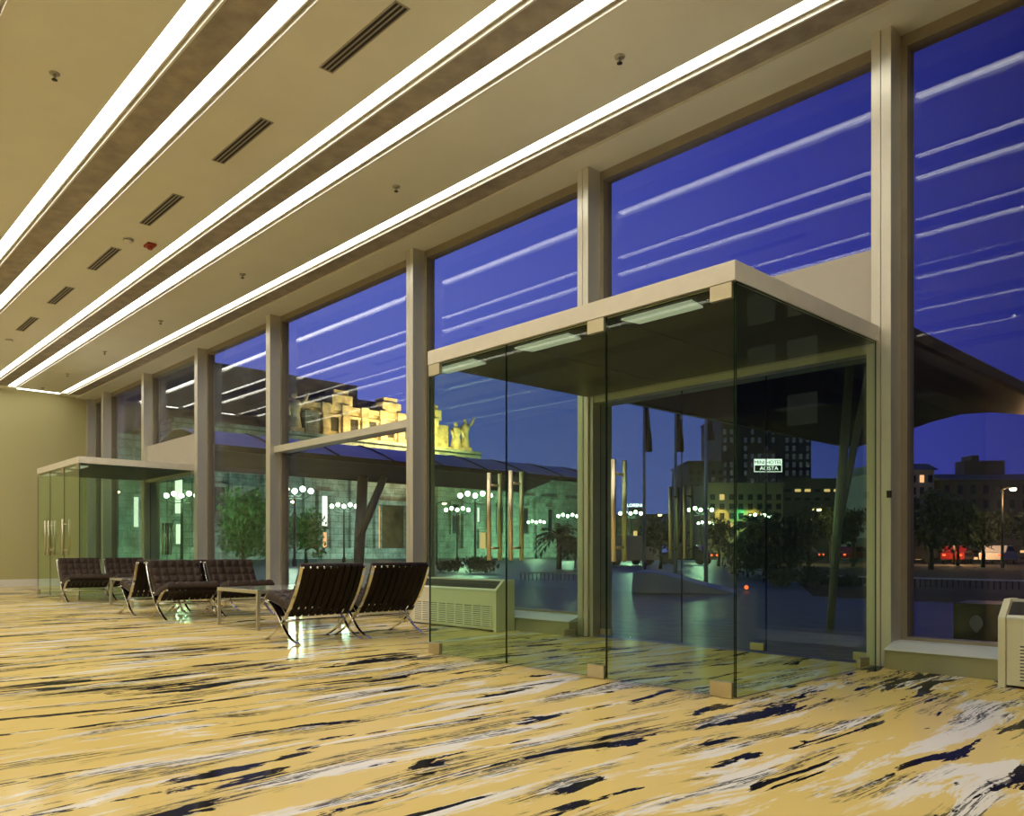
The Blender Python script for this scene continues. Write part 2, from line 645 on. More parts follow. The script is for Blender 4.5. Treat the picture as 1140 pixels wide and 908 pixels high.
order = ['closest to the window wall', 'second from the window wall', 'third from the window wall', 'fourth from the window wall',
         'fifth from the window wall', 'sixth from the window wall', 'seventh from the window wall', 'eighth from the window wall',
         'ninth from the window wall', 'tenth from the window wall']
strips = [(5.807, 6.007), (4.62, 4.815), (4.10, 4.298), (2.906, 3.107), (2.376, 2.585), (1.192, 1.392), (0.66, 0.868), (-0.525, -0.325), (-1.055, -0.85), (-2.77, -2.56)]
for i, (y0, y1) in enumerate(strips):
    x1 = 0.8 if i < 9 else -4.3
    s = thing('ceiling_light_strip', 'long glowing white recessed ceiling light strip, ' + order[i], 'ceiling light',
              (0, 0, 0), 0, 'light strips recessed in the ceiling')
    MB().box(raft_end + 0.0, x1, y0 + 0.004, y1 - 0.062, 5.155, 5.17).build('diffuser', M_TUBE, s)
    lp = MB()
    lp.box(raft_end, x1, y1 - 0.060, y1 - 0.046, 5.128, 5.172)
    lp.box(raft_end, x1, y1 - 0.022, y1 - 0.003, 5.098, 5.172)
    lp.box(raft_end, x1, y1 - 0.046, y1 - 0.022, 5.160, 5.172)
    lp.build('trim_lip', M_LIP, s)
    MB().box(raft_end, x1, y0 + 0.002, y1 - 0.002, 5.172, 5.29).build('housing', M_LIP, s)
# short glowing return at the far end of the outer boards
for k, (y0, y1, lab) in enumerate([(4.815, 5.807, 'short glowing light slot closing the end of the ceiling board beside the window'),
                                   (3.107, 4.10, 'short glowing light slot closing the end of the ceiling board with the grilles')]):
    s = thing('end_light_slot', lab, 'ceiling light', (0, 0, 0))
    MB().box(raft_end - 0.072, raft_end - 0.008, y0, y1, 5.108, 5.17).build('diffuser', M_TUBE, s)
    MB().box(raft_end - 0.076, raft_end - 0.004, y0, y1, 5.172, 5.29).build('housing', M_LIP, s)

# ceiling grilles
gl = None
vent_lab = ['nearest to the camera, cut by no frame edge', 'second from the camera', 'third from the camera, before the red alarm',
            'fourth from the camera, just past the red alarm', 'fifth from the camera', 'farthest, next to the smoke detector']
for i in range(6):
    x = -5.63 - 2.255 * i
    lab = 'narrow slotted ceiling air grille, ' + (vent_lab[i] if i else 'largest and nearest to the camera')
    if gl is None:
        gl = thing('ceiling_air_grille', lab, 'air vent', (x, 3.6, ZC), 0, 'slotted air grilles in the ceiling')
        fr = MB()
        L2, W2 = 0.575, 0.068
        fr.box(-L2, L2, -W2, -W2 + 0.012, -0.008, 0.0)
        fr.box(-L2, L2, W2 - 0.012, W2, -0.008, 0.0)
        fr.box(-L2, -L2 + 0.012, -W2, W2, -0.008, 0.0)
        fr.box(L2 - 0.012, L2, -W2, W2, -0.008, 0.0)
        fr.build('frame', M_VENT, gl)
        MB().box(-L2 + 0.012, L2 - 0.012, -W2 + 0.012, W2 - 0.012, -0.002, 0.0).build('backing', M_DARK, gl)
        for yy in (-0.020, 0.020):
            MB().box(-L2 + 0.012, L2 - 0.012, yy - 0.006, yy + 0.006, -0.007, -0.002).build('slat', M_VENT, gl)
    else:
        copy_tree(gl, (x, 3.6, ZC), None, lab)

# sprinklers
spr = None
spl = [(-4.33, 5.32, 'nearest to the camera along the window board'), (-7.63, 5.34, 'second along the window board'),
       (-11.63, 5.33, 'third along the window board'), (-15.0, 5.32, 'fourth along the window board'),
       (-18.1, 5.28, 'fifth along the window board'), (-20.97, 5.3, 'sixth along the window board'),
       (-23.2, 5.3, 'last along the window board, by the end wall'), (-7.88, 1.89, 'alone at the upper left, beyond the first light strips')]
for x, y, l in spl:
    lab = 'small ceiling sprinkler head, ' + l
    if spr is None:
        spr = thing('sprinkler_head', lab, 'sprinkler', (x, y, ZC), 0, 'fire sprinkler heads on the ceiling')
        MB().lathe([(0.0, -0.012), (0.042, -0.010), (0.045, 0.0)], n=16).build('escutcheon', M_VENT, spr)
        MB().lathe([(0.010, -0.055), (0.012, -0.012)], n=10).build('stem', M_VENT, spr)
        MB().lathe([(0.0, -0.062), (0.024, -0.060), (0.024, -0.055), (0.0, -0.054)], n=12).build('deflector', M_DARK, spr)
    else:
        copy_tree(spr, (x, y, ZC), None, lab)
for x, y, l in [(-11.38, 3.615, 'small round beige smoke detector beside the red alarm'), (-18.39, 3.606, 'small round beige smoke detector by the farthest grille')]:
    d = thing('smoke_detector', l, 'smoke detector', (x, y, ZC), 0, 'smoke detectors on the ceiling')
    MB().lathe([(0.0, -0.045), (0.04, -0.045), (0.06, -0.022), (0.07, 0.0)], n=20).build('cover', M_LIP, d)
    MB().lathe([(0.061, -0.022), (0.066, -0.020), (0.064, -0.014)], n=20).build('grille_ring', M_DARK, d)
d = thing('fire_alarm', 'small red fire alarm beacon on the ceiling between the grilles', 'fire alarm', (-11.37, 3.893, ZC))
MB().box(-0.09, 0.09, -0.06, 0.06, -0.035, 0).build('base_plate', M_RED, d, bevel=0.008)
MB().lathe([(0.0, -0.075), (0.03, -0.07), (0.042, -0.035)], n=16).build('lens', M_RED, d)

# ------------------------------------------------------------------ glass wall
mull = [0.46, -2.745, -5.95, -9.16, -13.41, -16.632, -19.80, -22.85, -24.2]
mull_all = [6.86, 3.66] + mull
for i, x in enumerate(mull_all):
    m = MB()
    m.box(x, x + 0.072, 6.58, 6.80, 0, ZC)
    m.box(x + 0.078, x + 0.155, 6.58, 6.80, 0, ZC)
    m.box(x + 0.01, x + 0.145, 6.60, 6.95, 0, ZC)
    struct('trim_%d' % (i + 2), m, M_ALU)

struct('wall_glazed', MB().box(XL, XR, 6.80, 7.02, ZC, 6.0), M_BAND)


def pane(parent, x0, x1, z0, z1, y=6.85, t=0.026, m=None):
    p = MB()
    p.box(x0, x1, y - t / 2, y + t / 2, z0, z1)
    return p.build('pane', m or M_WIN, parent)


def frame_ring(parent, x0, x1, z0, z1, w=0.05, y0=6.78, y1=6.92, top=0.10, bottom=None, name='window_frame'):
    b = w if bottom is None else bottom
    f = MB()
    f.box(x0, x0 + w, y0, y1, z0, z1)
    f.box(x1 - w, x1, y0, y1, z0, z1)
    f.box(x0 + w, x1 - w, y0, y1, z1 - top, z1)
    f.box(x0 + w, x1 - w, y0, y1, z0, z0 + b)
    return f.build(name, M_ALUD, parent)


VEST = [(-5.95, -2.745), (-19.80, -16.632)]
wi = 0
door_panes = []
for a, b in zip(mull_all[1:], mull_all):
    x0, x1 = a + 0.155, b
    wi += 1
    w = structure('window_%d' % wi)
    vest = any(abs(a - v[0]) < 0.01 for v in VEST)
    lo = 3.39 if vest else 0.20
    frame_ring(w, x0, x1, lo, ZC, bottom=0.03)
    if abs(a + 13.41) < 0.01:
        t = MB()
        t.box(x0, x1, 6.66, 6.92, 2.68, 2.79)
        t.build('transom', M_ALU, w)
        pane(w, x0 + 0.04, x1 - 0.04, 0.22, 2.69)
        pane(w, x0 + 0.04, x1 - 0.04, 2.78, 5.04)
    else:
        pane(w, x0 + 0.04, x1 - 0.04, lo + 0.02, 5.04)
    if vest:
        MB().box(x0, x1, 6.66, 6.93, 2.60, 3.40).build('spandrel_panel', M_PANEL, w)
    else:
        s = MB()
        s.prism([(6.45, 0.0), (6.45, 0.15), (6.93, 0.15), (6.93, 0.0)], x0 + 0.002, x1 - 0.002, 'x')
        s.build('sill_box', M_SILL, w, bevel=0.003)
        s = MB()
        s.prism([(6.435, 0.15), (6.435, 0.156), (6.62, 0.205), (6.93, 0.205), (6.93, 0.15)], x0 + 0.002, x1 - 0.002, 'x')
        s.build('sill_cap', M_SILLT, w)

# small dark sensor on the pillar beside the right window
sn = thing('wall_sensor', 'tiny black square sensor on the metal pillar by the right window', 'sensor', (-2.600, 6.58, 1.38))
MB().box(-0.018, 0.018, -0.018, 0.0, -0.028, 0.028).build('casing', M_DARK, sn, bevel=0.003)
MB().lathe([(0.0, -0.022), (0.007, -0.018)], n=10).build('lens', M_IRON, sn)


# ------------------------------------------------------------------ glass entrance vestibules
def handle(parent, x, y, z0=0.85, z1=1.57, off=0.06, r=0.018, name='door_handle'):
    h = MB()
    for s in (-1, 1):
        h.tube([(x, y + s * off, z0), (x, y + s * off, z1)], r, 12)
    for z in (z0 + 0.10, z1 - 0.10):
        h.tube([(x, y - off, z), (x, y + off, z)], 0.010, 8)
    return h.build(name, M_STEEL, parent)


def sheet(name, parent, ax, a0, a1, p, z0, z1, t=0.012, m=None):
    """upright glass sheet with darker edges. ax 'x': runs along x at y=p; 'y': runs along y at x=p."""
    b = MB()
    if ax == 'x':
        c = [(a0, p - t / 2), (a1, p - t / 2), (a1, p + t / 2), (a0, p + t / 2)]
    else:
        c = [(p + t / 2, a0), (p + t / 2, a1), (p - t / 2, a1), (p - t / 2, a0)]
    bm = b.bm
    lo = [bm.verts.new((*q, z0)) for q in c]
    hi = [bm.verts.new((*q, z1)) for q in c]
    for k in range(4):
        f = bm.faces.new([lo[k], lo[(k + 1) % 4], hi[(k + 1) % 4], hi[k]])
        f.material_index = 0 if k in (0, 2) else 1
    for f in (bm.faces.new(lo[::-1]), bm.faces.new(hi)):
        f.material_index = 1
    return b.build(name, [m or M_VGL, M_EDGE], parent)


def patch(parent, x0, x1, y, z0, z1, name='patch_fitting'):
    return MB().box(x0, x1, y - 0.018, y + 0.018, z0, z1).build(name, M_STEEL, parent, bevel=0.002)


def vestibule(label):
    """right front corner on the floor is the origin; x to the left is negative, y towards the facade."""
    v = thing('glass_vestibule', label, 'glass entrance', (0, 0, 0), 0, 'glass entrance boxes along the window wall')
    W, D, H = 3.13, 2.13, 2.61
    r = MB()
    r.box(-W - 0.01, 0.01, -0.015, D + 0.05, H + 0.004, H + 0.13)
    r.build('roof_slab', M_VROOF, v, bevel=0.003)
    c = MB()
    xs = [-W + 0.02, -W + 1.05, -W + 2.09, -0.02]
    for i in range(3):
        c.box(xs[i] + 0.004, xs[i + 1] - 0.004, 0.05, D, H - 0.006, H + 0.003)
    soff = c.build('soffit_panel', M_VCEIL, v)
    for x in (-2.93, -1.80, -0.68):
        l = MB()
        l.prism([(x - 0.30, 0.09), (x + 0.30, 0.09), (x + 0.27, 0.27), (x - 0.27, 0.27)], H - 0.020, H - 0.007, 'z')
        l.build('light_panel', M_VLIGHT, v)
    # three front leaves
    leaves = [(-W, -2.10, 'L'), (-2.10, -1.04, 'R'), (-1.04, 0.0, 'R')]
    hx = [-2.245, -1.985, -0.925]
    for (a, b, side), h in zip(leaves, hx):
        dl = sheet('glass_door', v, 'x', a + 0.004, b - 0.004, 0.0, 0.012, H - 0.004)
        if side == 'L':
            px = (a + 0.01, a + 0.165)
        else:
            px = (b - 0.17, b - 0.012)
        patch(dl, px[0], px[1], 0.0, H - 0.10, H - 0.002)
        patch(dl, px[0], px[1], 0.0, 0.003, 0.10)
        handle(dl, h, 0.0)
    for x, nm in ((0.0, 'side_glass'), (-W, 'side_glass')):
        sg = sheet(nm, v, 'y', 0.012, D - 0.03, x, 0.006, H)
        MB().box(x - 0.016, x + 0.016, 1.78, 1.95, 0.02, 0.09).build('patch_fitting', M_STEEL, sg)
    return v


M_VLIGHT = mat('white_light_panel', (0.86, 0.86, 0.82), 0.4, var=0.02, emit=(0.95, 1.0, 0.9), estr=0.22)
v1 = vestibule('glass entrance box with three door leaves, large, standing to the right of the lounge chairs')
v1.location = (-2.695, 4.442, 0)
copy_tree(v1, (-16.76, 4.442, 0), None, 'small far glass entrance box standing by the beige end wall')


# outer doors in the facade, inside each vestibule
def facade_doors(n, dx):
    d = structure('door_%d' % n, (dx, 0, 0))
    y = 6.72
    f = MB()
    f.box(-5.79, -5.745, 6.60, 6.92, 0, 2.60)
    f.box(-2.79, -2.748, 6.60, 6.92, 0, 2.60)
    f.box(-5.745, -2.79, 6.62, 6.92, 2.54, 2.60)
    f.build('door_frame', M_ALU, d)
    for a, b, h in ((-5.735, -4.68, -4.77), (-4.67, -3.76, -4.60), (-3.75, -2.80, None)):
        l = sheet('glass_door', d, 'x', a, b, y, 0.01, 2.53)
        if h:
            handle(l, h, y)
        if h == -4.77:
            patch(l, a + 0.01, a + 0.15, y, 0.012, 0.08)
        else:
            patch(l, b - 0.15, b - 0.01, y, 0.012, 0.08)
    return d


facade_doors(1, 0)
facade_doors(2, -13.87)


# ------------------------------------------------------------------ convector heaters
def convector(label, x0, x1, y0=6.15, y1=6.43):
    L = x1 - x0
    c = thing('convector_heater', label, 'heater', (x0, 0, 0))
    prof = [(y0, 0.02), (y0, 0.47), (y0 + 0.13, 0.585), (y1, 0.585), (y1, 0.02)]
    MB().prism(prof, 0.05, L - 0.05, 'x').build('casing', M_CONV, c)
    for a, b in ((0.0, 0.046), (L - 0.046, L)):
        e = [(y0 - 0.012, 0.0), (y0 - 0.012, 0.475), (y0 + 0.122, 0.597), (y1, 0.597), (y1, 0.0)]
        MB().prism(e, a, b, 'x').build('end_panel', M_CONV, c, bevel=0.004)
    # pale rims round the sloped outlet
    rim = MB()
    rim.prism([(y0 - 0.006, 0.463), (y0 - 0.006, 0.478), (y0 + 0.012, 0.494), (y0 + 0.012, 0.478)], 0.05, L - 0.05, 'x')
    rim.prism([(y0 + 0.115, 0.580), (y0 + 0.115, 0.594), (y0 + 0.16, 0.597), (y0 + 0.16, 0.586)], 0.05, L - 0.05, 'x')
    rim.build('outlet_rim', M_CONVW, c)
    g = MB()
    g.prism([(y0 + 0.016, 0.487), (y0 + 0.114, 0.573), (y0 + 0.114, 0.578), (y0 + 0.016, 0.492)], 0.055, L - 0.055, 'x')
    og = g.build('outlet_grille', M_DARK, c)
    s = MB()
    nb = 40
    for k in range(1, nb):
        x = 0.055 + (L - 0.11) * k / nb
        s.prism([(y0 + 0.018, 0.492), (y0 + 0.112, 0.575), (y0 + 0.112, 0.580), (y0 + 0.018, 0.497)], x - 0.003, x + 0.003, 'x')
    s.build('fin', M_DARK, og)
    # front louvre field: nine columns of slats
    gx0, gx1 = 0.12, L - 0.10
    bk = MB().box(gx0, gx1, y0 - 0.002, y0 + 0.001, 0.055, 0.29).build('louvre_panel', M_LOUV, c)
    n = 9
    fr = MB()
    for k in range(n + 1):
        x = gx0 + (gx1 - gx0) * k / n
        fr.box(x - 0.010, x + 0.010, y0 - 0.008, y0 - 0.002, 0.05, 0.295)
    fr.box(gx0 - 0.01, gx1 + 0.01, y0 - 0.0078, y0 - 0.002, 0.292, 0.302)
    fr.box(gx0 - 0.01, gx1 + 0.01, y0 - 0.0078, y0 - 0.002, 0.043, 0.053)
    fr.build('louvre_grid', M_CONV, bk)
    sl = MB()
    for k in range(10):
        z = 0.065 + 0.0225 * k
        sl.prism([(y0 - 0.002, z + 0.012), (y0 - 0.009, z), (y0 - 0.007, z), (y0 - 0.002, z + 0.008)], gx0, gx1, 'x')
    sl.build('louvre_slat', M_CONV, bk)
    return c


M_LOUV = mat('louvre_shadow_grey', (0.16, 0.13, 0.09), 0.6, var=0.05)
convector('long beige convector heater with dark sloped outlet, behind the large glass entrance box', -8.50, -6.80)
convector('beige convector heater cut by the right picture edge, under the right window', -1.71, -0.05)


# ------------------------------------------------------------------ lounge chairs and tables
def cushion(name, parent, f, La, Lb, ca, cb, thick, m):
    bm = bmesh.new()
    k = 7
    na, nb = ca * k, cb * k

    def h(a, b):
        u, w = (a * ca) % 1.0, (b * cb) % 1.0
        if a >= 1:
            u = 1.0
        if b >= 1:
            w = 1.0
        pu, pw = 1 - abs(2 * u - 1) ** 2.6, 1 - abs(2 * w - 1) ** 2.6
        pil = 0.55 * min(pu, pw) ** 0.6 + 0.45 * (pu * pw) ** 0.5
        edge = min(a, 1 - a, b * Lb / La, (1 - b) * Lb / La) * La
        rnd = min(1.0, max(0.0, edge / 0.035))
        rnd = (1 - (1 - rnd) ** 2) ** 0.5
        return thick * (0.30 + 0.42 * rnd) + 0.026 * pil * rnd
    top = [[None] * (nb + 1) for _ in range(na + 1)]
    bot = [[None] * (nb + 1) for _ in range(na + 1)]
    for i in range(na + 1):
        for j in range(nb + 1):
            a, b = i / na, j / nb
            top[i][j] = bm.verts.new(f(a * La, (b - 0.5) * Lb, h(a, b)))
            if i in (0, na) or j in (0, nb):
                bot[i][j] = bm.verts.new(f(a * La, (b - 0.5) * Lb, 0.004))
    for i in range(na):
        for j in range(nb):
            bm.faces.new([top[i][j], top[i + 1][j], top[i + 1][j + 1], top[i][j + 1]])
    ring = [(i, 0) for i in range(na)] + [(na, j) for j in range(nb)] + [(i, nb) for i in range(na, 0, -1)] + [(0, j) for j in range(nb, 0, -1)]
    for p, q in zip(ring, ring[1:] + ring[:1]):
        bm.faces.new([top[p[0]][p[1]], bot[p[0]][p[1]], bot[q[0]][q[1]], top[q[0]][q[1]]])
    bm.faces.new([bot[p[0]][p[1]] for p in ring])
    w = MB()
    w.bm.free()
    w.bm = bm
    o = w.build(name, m, parent, smooth=True)
    return o


def lounge_chair(label, group):
    c = thing('lounge_chair', label, 'chair', (0, 0, 0), 0, group)
    arc = bez2((-0.40, 0.775), (-0.19, 0.20), (0.36, 0.006), 22)
    sb = bez3((0.37, 0.405), (0.02, 0.37), (0.03, 0.03), (-0.36, 0.006), 24)
    for s in (-1, 1):
        f = MB()
        f.ribbon(arc, 0.034, 0.013, s * 0.362)
        f.ribbon(sb, 0.034, 0.013, s * 0.362)
        f.build('side_frame', M_CHROME, c, bevel=0.002)
    for (x, z) in ((-0.396, 0.762), (0.345, 0.404), (-0.150, 0.352), (-0.002, 0.212)):
        MB().tube([(x, -0.36, z), (x, 0.36, z)], 0.012, 10).build('crossbar', M_CHROME, c)
    upper = [p for p in arc if p[1] > 0.235]
    seatp = [p for p in sb if p[1] > 0.25]
    bs = st = None
    for k in range(9):
        y = -0.31 + 0.0775 * k
        if bs is None:
            mm = MB()
            mm.ribbon([(-0.392, 0.785), (-0.404, 0.782), (-0.414, 0.765)] + [(x - 0.014, z) for x, z in upper][2:], 0.058, 0.006, 0)
            bs = mm.build('back_strap', M_STRAP, c)
            mm = MB()
            mm.ribbon([(0.372, 0.425), (0.380, 0.400)] + [(x, z - 0.012) for x, z in seatp], 0.068, 0.006, 0)
            st = mm.build('seat_strap', M_STRAP, c)
        else:
            o1, o2 = bs.copy(), st.copy()
            for o in (o1, o2):
                COL.objects.link(o)
                o.parent = c
            o1.location = (0, y + 0.31, 0)
            o2.location = (0, y + 0.31, 0)
    for o in kids(c):
        if o.name.startswith(('back_strap', 'seat_strap')):
            o.location.y += -0.31
    # seat cushion on the seat bars
    import mathutils
    p0, p1 = Vector((-0.135, 0.305)), Vector((0.40, 0.425))
    d = (p1 - p0).normalized()
    n = Vector((-d.y, d.x))

    def fs(a, b, h):
        q = p0 + d * a + n * (h + 0.004)
        return (q.x, b, q.y)
    cushion('seat_cushion', c, fs, (p1 - p0).length, 0.70, 4, 6, 0.105, M_LEATH)
    # back cushion lying in the arc
    ts = arc

    def along(s):
        t = s
        p0, p1, p2 = (-0.395, 0.79), (-0.20, 0.27), (0.30, 0.03)
        t = 1 - s
        x = (1 - t) ** 2 * p0[0] + 2 * t * (1 - t) * p1[0] + t * t * p2[0]
        z = (1 - t) ** 2 * p0[1] + 2 * t * (1 - t) * p1[1] + t * t * p2[1]
        dx = 2 * (1 - t) * (p1[0] - p0[0]) + 2 * t * (p2[0] - p1[0])
        dz = 2 * (1 - t) * (p1[1] - p0[1]) + 2 * t * (p2[1] - p1[1])
        L = hypot(dx, dz)
        return x, z, -dz / L, dx / L

    def fb(a, b, h):
        s = 0.50 + 0.50 * a / 0.60
        x, z, nx, nz = along(s)
        return (x + nx * (h + 0.006), b, z + nz * (h + 0.006))
    cushion('back_cushion', c, fb, 0.60, 0.70, 4, 6, 0.10, M_LEATH)
    return c


G = 'dark leather lounge chairs with crossed chrome legs'
base = 'dark tufted leather lounge chair, '
P1 = lounge_chair(base + 'back to the camera, front left of the nearest pair', G)
P1.location = (-7.55, 4.245, 0)
P1.rotation_euler = (0, 0, pi)
for x, y, rz, lab in [
        (-7.52, 5.06, pi, 'back to the camera, nearest to the glass entrance box'),
        (-11.26, 4.305, 0, 'facing right, in the middle of the picture row'),
        (-11.26, 5.115, 0, 'facing right, between the middle chair and the window pillar'),
        (-12.33, 4.27, pi, 'seen edge-on, back to back with the middle chair'),
        (-12.33, 5.08, pi, 'mostly hidden behind the middle pair'),
        (-16.30, 4.41, 0, 'facing right, farthest left of all'),
        (-16.30, 5.22, 0, 'facing right, far pair, half hidden by the edge-on chair')]:
    copy_tree(P1, (x, y, 0), rz, base + lab)


def low_table(label, x0, y0, w=1.12, h=0.475):
    t = thing('low_table', label, 'table', (x0, y0, 0), 0, 'low steel tables between the lounge chairs')
    MB().box(0.0, w, 0.0, w, h - 0.014, h).build('glass_top', M_TGLASS, t, bevel=0.002)
    f = MB()
    for a, b, c_, d_ in ((0.0, w, 0.0, 0.03), (0.0, w, w - 0.03, w), (0.0, 0.03, 0.03, w - 0.03), (w - 0.03, w, 0.03, w - 0.03)):
        f.box(a, b, c_, d_, h - 0.045, h - 0.0145)
    f.build('frame', M_TFRAME, t)
    for sx in (0, 1):
        for sy in (0, 1):
            lx, ly = sx * (w - 0.035), sy * (w - 0.035)
            MB().box(lx, lx + 0.035, ly, ly + 0.035, 0, h - 0.046).build('leg', M_TFRAME, t)
    return t


low_table('low square steel table in front of the nearest pair of chairs', -9.94, 4.22)
low_table('low square steel table between the far pair and the edge-on chair', -14.92, 4.43)

# ================================================================== OUTSIDE
GZ = -0.03
pz = MB()
pz.face([(-140, 6.62, GZ), (60, 6.62, GZ), (60, 190, GZ - 0.0), (-140, 190, GZ)])
pl = pz.build('plaza_ground', M_PLAZA)
tag(pl, kind='structure')
# street beyond the plaza edge on the right
e0, e1 = gat(905, 17.0), gat(1500, 11.0)
e2, e3 = gat(1900, 120.0), gat(860, 130.0)
rd = MB()
z = GZ + 0.012
rd.face([(e0.x, e0.y, z), (e1.x, e1.y, z), (e2.x, e2.y, z), (e3.x, e3.y, z)])
rd = rd.build('road', M_ROAD)
tag(rd, kind='structure')


# ---- arched canopies over the entrances
def canopy(label, dx, y1, legs):
    c = thing('entrance_canopy', label, 'canopy', (dx, 0, 0), 0, 'dark curved canopies outside the entrances')
    ylo = 7.08
    xs = [-7.40, -6.9, -6.36, -5.85, -5.33, -4.8, -4.28, -3.75, -3.25]
    zb = [3.14, 3.27, 3.39, 3.52, 3.60, 3.57, 3.46, 3.32, 3.17]
    zt = [3.24, 3.40, 3.55, 3.70, 3.80, 3.78, 3.64, 3.45, 3.25]
    top, bot = MB(), MB()
    for mb, zz, th in ((bot, zb, 0.03), (top, zt, 0.04)):
        prof = [(x, z) for x, z in zip(xs, zz)] + [(x, z - th) for x, z in zip(xs[::-1], zz[::-1])]
        mb.prism(prof, ylo, y1, 'y')
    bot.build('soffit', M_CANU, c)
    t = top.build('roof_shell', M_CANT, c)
    rb = MB()
    k = ylo + 1.6
    while k < y1 - 0.5:
        prof = [(x, z + 0.03) for x, z in zip(xs, zt)] + [(x, z - 0.01) for x, z in zip(xs[::-1], zt[::-1])]
        rb.prism(prof, k, k + 0.05, 'y')
        k += 1.6
    rb.build('seam', M_IRON, t)
    ed = MB()
    ed.box(-3.30, -3.22, ylo, y1, 3.13, 3.26)
    ed.box(-7.44, -7.36, ylo, y1, 3.10, 3.25)
    ed.build('edge_beam', M_CANU, c)
    for p, q, r in legs:
        MB().tube([p, [(a + b) / 2 for a, b in zip(p, q)], q], [r * 0.8, r, r * 0.9], 12).build('leg', M_LEG, c)
    return c


b0 = gat(924, 9.8, GZ)
m0 = at(931, 600, 9.8)
legs = [(b0, at(946.5, 404, 9.8), 0.055), (m0, at(968, 408, 10.2), 0.045)]
canopy('dark curved canopy outside, over the large glass entrance box at right', 0, 16.9, legs)
fb = Vector((-18.2, 11.5, GZ))
cfar = (-13.87)
lf = [(fb - Vector((cfar, 0, 0)), at(404, 530, 21.3) - Vector((cfar, 0, 0)), 0.15),
      (fb + Vector((0, 0, 1.0)) - Vector((cfar, 0, 0)) + Vector((0.0, 0.0, 0.2)), at(428, 530, 21.3) - Vector((cfar, 0, 0)), 0.11)]
canopy('dark curved canopy outside with blue-grey top, left, before the stone station', cfar, 20.6, lf)

# ---- flagpoles
for px, pyb, d, y0, y1, m, lab in [(717, 640, 24.0, 447, 503, M_FLAGA, 'leftmost of three, with a dark limp flag'),
                                    (752, 645, 23.0, 452, 503, M_FLAGB, 'middle of three, limp dark red flag'),
                                    (786, 650, 22.0, 462, 490, M_FLAGA, 'rightmost of three, short dark flag, beside the tower block')]:
    b = gat(px, d, GZ)
    f = thing('flagpole', 'grey flagpole on the plaza, ' + lab, 'flagpole', b, VIEW_YAW, 'flagpoles on the plaza')
    MB().tube([(0, 0, 0), (0, 0, 3), (0, 0, 6.0)], [0.06, 0.05, 0.03], 12).build('pole', M_POLE, f)
    MB().lathe([(0.0, 5.99), (0.05, 6.01), (0.06, 6.05), (0.0, 6.10)], n=12).build('finial', M_POLE, f)
    z1 = CAM_H + (HY - y0) / FPX * d - GZ
    z0 = CAM_H + (HY - y1) / FPX * d - GZ
    fl = bmesh.new()
    rows, cols = 10, 8
    vs = []
    for i in range(rows + 1):
        t_ = i / rows
        zz = z1 + (z0 - z1) * t_
        row = []
        for j in range(cols + 1):
            u = j / cols
            wdt = 0.10 + 0.18 * t_ - 0.10 * max(0, t_ - 0.75)
            row.append(fl.verts.new((0.03 + wdt * u - 0.05 * t_, 0.06 * sin(u * 9 + t_ * 2) * (0.3 + t_), zz - 0.1 * u * (1 - t_))))
        vs.append(row)
    for i in range(rows):
        for j in range(cols):
            fl.faces.new([vs[i][j], vs[i + 1][j], vs[i + 1][j + 1], vs[i][j + 1]])
    w = MB()
    w.bm.free()
    w.bm = fl
    fo = w.build('flag', m, f, smooth=True)
    sd = fo.modifiers.new('cloth', 'SOLIDIFY')
    sd.thickness = 0.006

# ---- concrete wedge on the plaza
A, B = gat(703, 18.6, GZ), gat(822, 18.0, GZ)
ux = (B - A).normalized()
Lw = (B - A).length
rm = thing('concrete_ramp', 'smooth blue-grey concrete wedge outside, sloping down to the right', 'ramp', A, atan2(ux.y, ux.x))
prof = [(0, 0), (0.03, 0.46), (0.10, 0.49), (0.35, 0.48), (0.7, 0.43), (1.0, 0.36), (1.4, 0.25), (1.9, 0.12), (Lw, 0.0)]
bm_ = MB()
bm_.prism(prof, 0.0, 2.2, 'y')
bm_.build('body', M_RAMP, rm, bevel=0.01)
MB().prism([(0.40, 0.481), (0.9, 0.394), (0.9, 0.384), (0.40, 0.471)], 0.05, 2.15, 'y').build('slope_joint', M_RAMP, rm)

# ---- black box with pale emblem outside the right window
bx = thing('emblem_box', 'black square box with a pale leaf-shaped emblem, outside the right window', 'box', (-2.62, 8.95, GZ), 0.06)
MB().box(-0.27, 0.40, -0.02, 0.58, 0.0, 0.43).build('body', M_BOX, bx, bevel=0.008)
el = [(0.062 * sin(pi * t ** 1.15) ** 1.1 * (1 if s > 0 else -1), 0.12 + 0.21 * t) for s in (1, -1) for t in
      ([i / 12 for i in range(1, 12)] if s > 0 else [i / 12 for i in range(11, 0, -1)])]
MB().prism([(x - 0.06, z) for x, z in el], -0.026, -0.0201, 'y').build('emblem', M_EMBL, bx)


